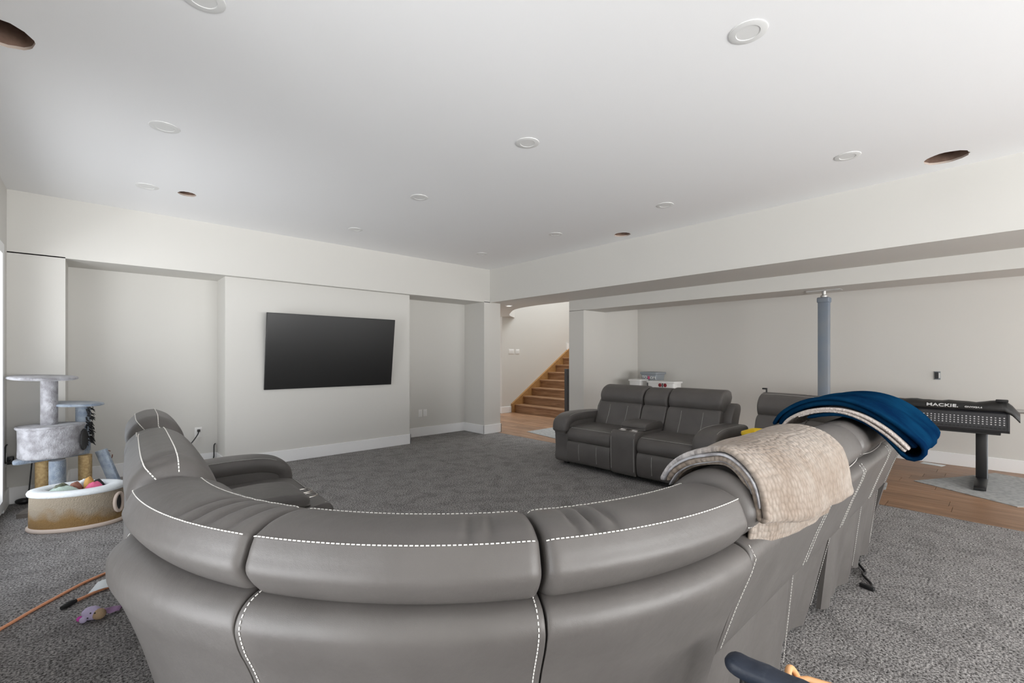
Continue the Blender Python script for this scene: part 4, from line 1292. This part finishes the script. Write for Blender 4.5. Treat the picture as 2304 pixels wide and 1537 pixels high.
fu.build('fur_trim', M['black_matte'], ct, kind='stuff')
# plush ramp leaning from the shelf to the base
a0 = Vector((0.03, 5.62, 0.43)); a1 = Vector((0.155, 5.585, 0.035))
dr = (a1 - a0).normalized(); sd_ = Vector((0.60, -0.62, 0.0)); sd_ = (sd_ - dr * sd_.dot(dr)).normalized()
mt = basis(tuple(sd_), tuple(dr), tuple(a0.lerp(a1, 0.5)))
MB().box(-0.055, 0.055, -(a1 - a0).length / 2, (a1 - a0).length / 2, -0.014, 0.014, 0.006, 2, mt).build('ramp', M['plush_blue'], ct)
lp = [a0 + Vector((0.05 + 0.03 * math.cos(t * 2 * PI / 14 + 1), 0.02, -0.06 + 0.045 * math.sin(t * 2 * PI / 14 + 1))) for t in range(13)]
MB().tube(lp, 0.004, 6).build('rope_loop', M['brown'], ct)

# ================================================================== SCRATCHER BED WITH TOYS
BC = (-0.105, 4.83); BR = R(-20)
sb = thing('scratcher_bed', 'oval sisal cat scratcher drum with white plush rim full of toys', 'pet bed', (BC[0], BC[1], 0))
SXA, SYA = 1.0, 0.66
m_sis = mat('sisal_worn', (0.30, 0.19, 0.08), 0.95, bump=(120, 0.9, 0.008))
nt = m_sis.node_tree; bs = nt.nodes['Principled BSDF']
tc = nt.nodes.new('ShaderNodeTexCoord'); sx_ = nt.nodes.new('ShaderNodeSeparateXYZ'); nt.links.new(tc.outputs['Object'], sx_.inputs[0])
n_ = nt.nodes.new('ShaderNodeTexNoise'); n_.inputs['Scale'].default_value = 7; nt.links.new(tc.outputs['Object'], n_.inputs['Vector'])
ad_ = nt.nodes.new('ShaderNodeMath'); ad_.operation = 'MULTIPLY_ADD'; ad_.inputs[1].default_value = 0.22
nt.links.new(n_.outputs['Fac'], ad_.inputs[0]); nt.links.new(sx_.outputs['Z'], ad_.inputs[2])
rp = nt.nodes.new('ShaderNodeValToRGB')
rp.color_ramp.elements[0].position = 0.20; rp.color_ramp.elements[0].color = (0.24, 0.145, 0.055, 1)
rp.color_ramp.elements[1].position = 0.27; rp.color_ramp.elements[1].color = (0.30, 0.255, 0.195, 1)
nt.links.new(ad_.outputs[0], rp.inputs['Fac']); nt.links.new(rp.outputs['Color'], bs.inputs['Base Color'])
MB().lathe([(0.278, 0.018), (0.278, 0.10), (0.276, 0.20), (0.274, 0.262), (0.245, 0.262), (0.245, 0.12), (0.001, 0.12)], (BC[0], BC[1], 0), 56, SXA, SYA, BR).build('drum_wall', m_sis, sb, angle=60)
MB().lathe([(0.18, 0.262), (0.175, 0.275), (0.19, 0.292), (0.25, 0.297), (0.282, 0.290), (0.290, 0.275), (0.286, 0.258), (0.27, 0.252)], (BC[0], BC[1], 0), 56, SXA, SYA, BR, closed=True).build('plush_rim', M['white_plush'], sb, angle=70)
MB().lathe([(0.25, 0.0), (0.288, 0.0), (0.294, 0.010), (0.292, 0.024), (0.284, 0.030), (0.25, 0.03)], (BC[0], BC[1], 0), 56, SXA, SYA, BR, closed=True).build('base_binding', M['binding'], sb, angle=70)
ap = []
for k in range(25):
    a = 2 * PI * k / 24; th = -0.30 + 0.17 * math.cos(a); zz = 0.155 + 0.07 * math.sin(a)
    xx = 0.284 * math.cos(th) * SXA; yy = 0.284 * math.sin(th) * SYA
    ap.append((BC[0] + xx * math.cos(BR) - yy * math.sin(BR), BC[1] + xx * math.sin(BR) + yy * math.cos(BR), zz))
MB().tube(ap, 0.012, 8).build('entry_binding', M['binding'], sb)
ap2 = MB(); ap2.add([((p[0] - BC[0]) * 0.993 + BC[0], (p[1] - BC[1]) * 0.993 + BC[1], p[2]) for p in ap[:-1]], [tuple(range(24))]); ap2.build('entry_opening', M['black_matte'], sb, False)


def toy(name, label, m, dx, dy, z, rx, ry, rz, rot=0):
    x_ = BC[0] + dx * math.cos(BR) - dy * math.sin(BR); y_ = BC[1] + dx * math.sin(BR) + dy * math.cos(BR)
    return tag(MB().ell((x_, y_, z), rx, ry, rz, Matrix.Rotation(R(rot), 4, 'Z'), 18, 12, 0.07).build(name, m), label, 'toy', 'cat toys in the scratcher bed')


toy('knit_toy', 'mint knitted toy in scratcher bed, nearest the front rim', M['mint'], -0.06, -0.075, 0.230, 0.105, 0.04, 0.085)
toy('cloth_toy', 'dark olive spotted cloth toy at left end of scratcher bed', M['olive'], -0.105, 0.015, 0.230, 0.06, 0.05, 0.09, 20)
toy('ball_toy', 'brown red fuzzy ball in the middle of scratcher bed', M['brown'], -0.015, 0.0, 0.255, 0.042, 0.042, 0.07)
toy('plush_toy', 'golden plush toy standing highest in scratcher bed', M['gold'], 0.055, 0.03, 0.265, 0.035, 0.03, 0.085, 10)
toy('bell_toy', 'pinkish red toy at the right end of scratcher bed', M['pink'], 0.11, -0.025, 0.235, 0.062, 0.035, 0.085, -15)
toy('mouse_toy', 'black toy behind the red one in scratcher bed', M['black_matte'], 0.095, 0.055, 0.230, 0.05, 0.03, 0.09)
toy('string_toy', 'pale blue-white toy behind the golden plush in scratcher bed', M['white_plush'], 0.015, 0.065, 0.245, 0.045, 0.025, 0.085)

# black club leaning in the corner
gc = thing('golf_club', 'black golf club leaning upright against wall behind the cat tree', 'golf club', (-0.47, 5.80, 0))
c = MB(); c.ell((-0.475, 5.80, 0.027), 0.052, 0.034, 0.026, Matrix.Rotation(R(-25), 4, 'Z'), 18, 12)
c.build('club_head', M['black'], gc)
MB().tube([(-0.445, 5.785, 0.045), (-0.435, 5.795, 0.13), (-0.415, 5.845, 0.45)], lambda t: 0.010 if t < 0.4 else 0.005, 10).build('club_shaft', M['black'], gc)

# ================================================================== FLOOR CLUTTER ON THE LEFT
oc = MB().tube(catmull([(-0.55, 2.93, 0.008), (-0.334, 3.19, 0.008), (-0.235, 3.32, 0.008), (-0.15, 3.42, 0.008), (-0.05, 3.53, 0.008), (0.063, 3.61, 0.008), (0.22, 3.70, 0.008), (0.5, 3.80, 0.008)], 6, False), 0.0075, 8).build('extension_cord', M['orange'])
tag(oc, 'long orange extension cord curving across the carpet to the sofa', 'cord')
c2 = thing('cord_end', 'short orange cord end with black tip and white tag by sofa', 'cord', (0.0, 3.2, 0))
MB().tube(catmull([(-0.085, 3.285, 0.010), (-0.045, 3.31, 0.010), (0.0, 3.345, 0.010), (0.05, 3.37, 0.009), (0.12, 3.38, 0.009)], 5, False), 0.008, 8).build('cord', M['orange'], c2)
MB().tube([(-0.13, 3.235, 0.012), (-0.105, 3.265, 0.013), (-0.08, 3.288, 0.011)], lambda t: 0.010 + 0.004 * math.sin(PI * t), 10).build('connector', M['black_matte'], c2)
tg = MB()
P = [(-0.035, 3.335, 0.012), (0.005, 3.425, 0.03), (0.13, 3.43, 0.03), (0.14, 3.355, 0.016)]
nu = 8; rw = []
for i in range(nu + 1):
    t = i / nu; a = Vector(P[0]).lerp(Vector(P[3]), t); b = Vector(P[1]).lerp(Vector(P[2]), t)
    z_ = 0.007 * math.sin(t * 5)
    rw.append([(a.x, a.y, a.z + z_), (b.x, b.y, b.z + z_), (b.x, b.y, b.z + z_ - 0.0015), (a.x, a.y, a.z + z_ - 0.0015)])
tg.loft(rw); tg.build('paper_tag', M['paper'], c2)

pt_ = thing('plush_toy', 'small lavender plush cat toy with tan face on the carpet', 'toy', (-0.03, 3.02, 0))
mh = Matrix.Rotation(R(-40), 4, 'Z')
MB().ell((-0.025, 3.03, 0.040), 0.055, 0.042, 0.040, mh, 22, 14, 0.04).build('body', M['lavender'], pt_)
MB().ell((0.008, 2.995, 0.036), 0.036, 0.033, 0.032, mh, 18, 12).build('face', M['tan_plush'], pt_)
for (dx, dy, dz) in ((-0.032, 2.988, 0.058), (-0.012, 2.972, 0.058), (-0.045, 2.995, 0.03)):
    MB().ell((dx, dy, dz), 0.0045, 0.0045, 0.0045, None, 10, 8).build('eye', M['black'], pt_)
MB().ell((-0.08, 3.035, 0.022), 0.018, 0.014, 0.016, None, 12, 8).build('bow', M['magenta'], pt_)
MB().ell((-0.065, 3.005, 0.022), 0.020, 0.016, 0.02, None, 12, 8).build('paw', M['lavender'], pt_)
tl_ = MB(); rw = []
for i in range(9):
    t = i / 8; a = Vector((0.02, 3.035, 0.03)).lerp(Vector((0.115, 3.05, 0.008)), t); wdt = 0.012 + 0.03 * math.sin(PI * min(1, t * 1.2) * 0.7)
    z_ = 0.008 * math.sin(9 * t)
    rw.append([(a.x - wdt * 0.3, a.y - wdt, a.z + z_ * 0.5 + 0.003), (a.x, a.y, a.z + 0.012 + z_), (a.x + wdt * 0.3, a.y + wdt, a.z + 0.004), (a.x, a.y, a.z + 0.0)])
tl_.loft(rw); tl_.build('tail', M['purple_net'], pt_)

pt_.location = (-0.020, 3.02, 0); pt_.scale = (0.78, 0.78, 0.78)

# black cable on the carpet at the right
bc = thing('loose_cable', 'short black cable with connector lying on carpet right of sofa', 'cord', (3.4, 0.55, 0))
MB().tube(catmull([(3.62, 0.652, 0.008), (3.50, 0.628, 0.010), (3.48, 0.632, 0.012), (3.366, 0.574, 0.008), (3.31, 0.575, 0.009), (3.218, 0.523, 0.009), (3.165, 0.512, 0.010)], 5, False), 0.007, 8).build('wire', M['black'], bc)
MB().box(-0.035, 0.035, -0.012, 0.012, -0.011, 0.011, 0.004, 2, Matrix.Translation((3.145, 0.528, 0.0125)) @ Matrix.Rotation(R(75), 4, 'Z')).build('connector', M['black'], bc)

# navy folding chair at the bottom edge, close to the camera
ch = thing('folding_chair', 'navy padded folding chair with wooden handle cut off by bottom edge', 'chair', (0.95, 0.22, 0))
B0 = Vector((1.095, 0.452, 0.572)); B1 = Vector((1.155, 0.02, 0.548))
dd = (B1 - B0).normalized(); wx = Vector((0, 0, 1)).cross(dd).normalized(); up = dd.cross(wx)
rings = []
for t in [0, 0.003, 0.01, 0.022, 0.04, 0.065] + [0.1 + 0.8 * i / 16 for i in range(17)] + [0.935, 0.96, 0.978, 0.99, 0.997, 1]:
    p = B0.lerp(B1, t); e = min(t, 1 - t) * (B1 - B0).length
    k = 1 if e > 0.03 else math.sqrt(max(0.02, 1 - (1 - e / 0.03) ** 2))
    ring = []
    for q in range(18):
        a = 2 * PI * q / 18
        x_ = math.copysign(abs(math.cos(a)) ** 0.65, math.cos(a)) * 0.029 * k; z_ = math.copysign(abs(math.sin(a)) ** 0.65, math.sin(a)) * 0.020 * k
        r_ = p + wx * x_ + up * (z_ + 0.0015 * math.sin(40 * t))
        ring.append(tuple(r_))
    rings.append(ring)
MB().loft(rings).build('padded_rail', M['navy_plastic'], ch)
MB().tube([tuple(B0.lerp(B1, t) - wx * 0.0 + up * -0.017 + wx * s * 0.022) for s in (1,) for t in (0.03, 0.5, 0.97)], 0.003, 6).build('piping', M['denim'], ch)
for t in (0.10, 0.90):
    p = B0.lerp(B1, t)
    MB().tube([(p.x, p.y, p.z - 0.01), (p.x - 0.03, p.y, 0.28), (p.x - 0.06, p.y, 0.0)], 0.011, 10).build('leg', M['black'], ch)
    MB().tube([(p.x - 0.03, p.y, 0.28), (p.x - 0.33, p.y, 0.28), (p.x - 0.36, p.y, 0.0)], 0.011, 10).build('leg', M['black'], ch)
bk = MB(); rings = []
for i in range(13):
    t = 0.08 + 0.84 * i / 12; p = B0.lerp(B1, t); sg_ = 0.012 * math.sin(PI * i / 12)
    rings.append([(p.x + 0.006 - sg_, p.y, p.z - 0.012), (p.x - 0.006 - sg_, p.y, p.z - 0.012), (p.x - 0.034 - sg_, p.y, 0.30), (p.x - 0.022 - sg_, p.y, 0.30)])
bk.loft(rings); bk.build('back_panel', M['black_matte'], ch)
MB().box(0.76, 1.09, 0.06, 0.40, 0.268, 0.296, 0.008, 2).build('seat', M['navy_plastic'], ch)
p = B0.lerp(B1, 0.22)
MB().tube([tuple(p - wx * 0.028 + up * -0.01), (p.x - 0.045, p.y + 0.006, p.z - 0.05), (p.x - 0.052, p.y + 0.004, p.z - 0.11)], 0.007, 8).build('strap', M['denim'], ch)
HO = Vector((-0.012, 0.017, 0.025))
hp = catmull([(1.15, 0.30, 0.46), (1.165, 0.318, 0.51), (1.185, 0.325, 0.535), (1.205, 0.325, 0.535), (1.225, 0.318, 0.51), (1.235, 0.30, 0.46), (1.19, 0.29, 0.43), (1.15, 0.30, 0.46)], 5, False)
MB().tube([Vector(q) + HO for q in hp], 0.0075, 10).build('wooden_handle', M['tan_wood'], ch)
MB().tube([Vector(q) + HO for q in ((1.185, 0.335, 0.510), (1.24, 0.30, 0.505), (1.30, 0.20, 0.49))], 0.0075, 10).build('wooden_handle', M['tan_wood'], ch)
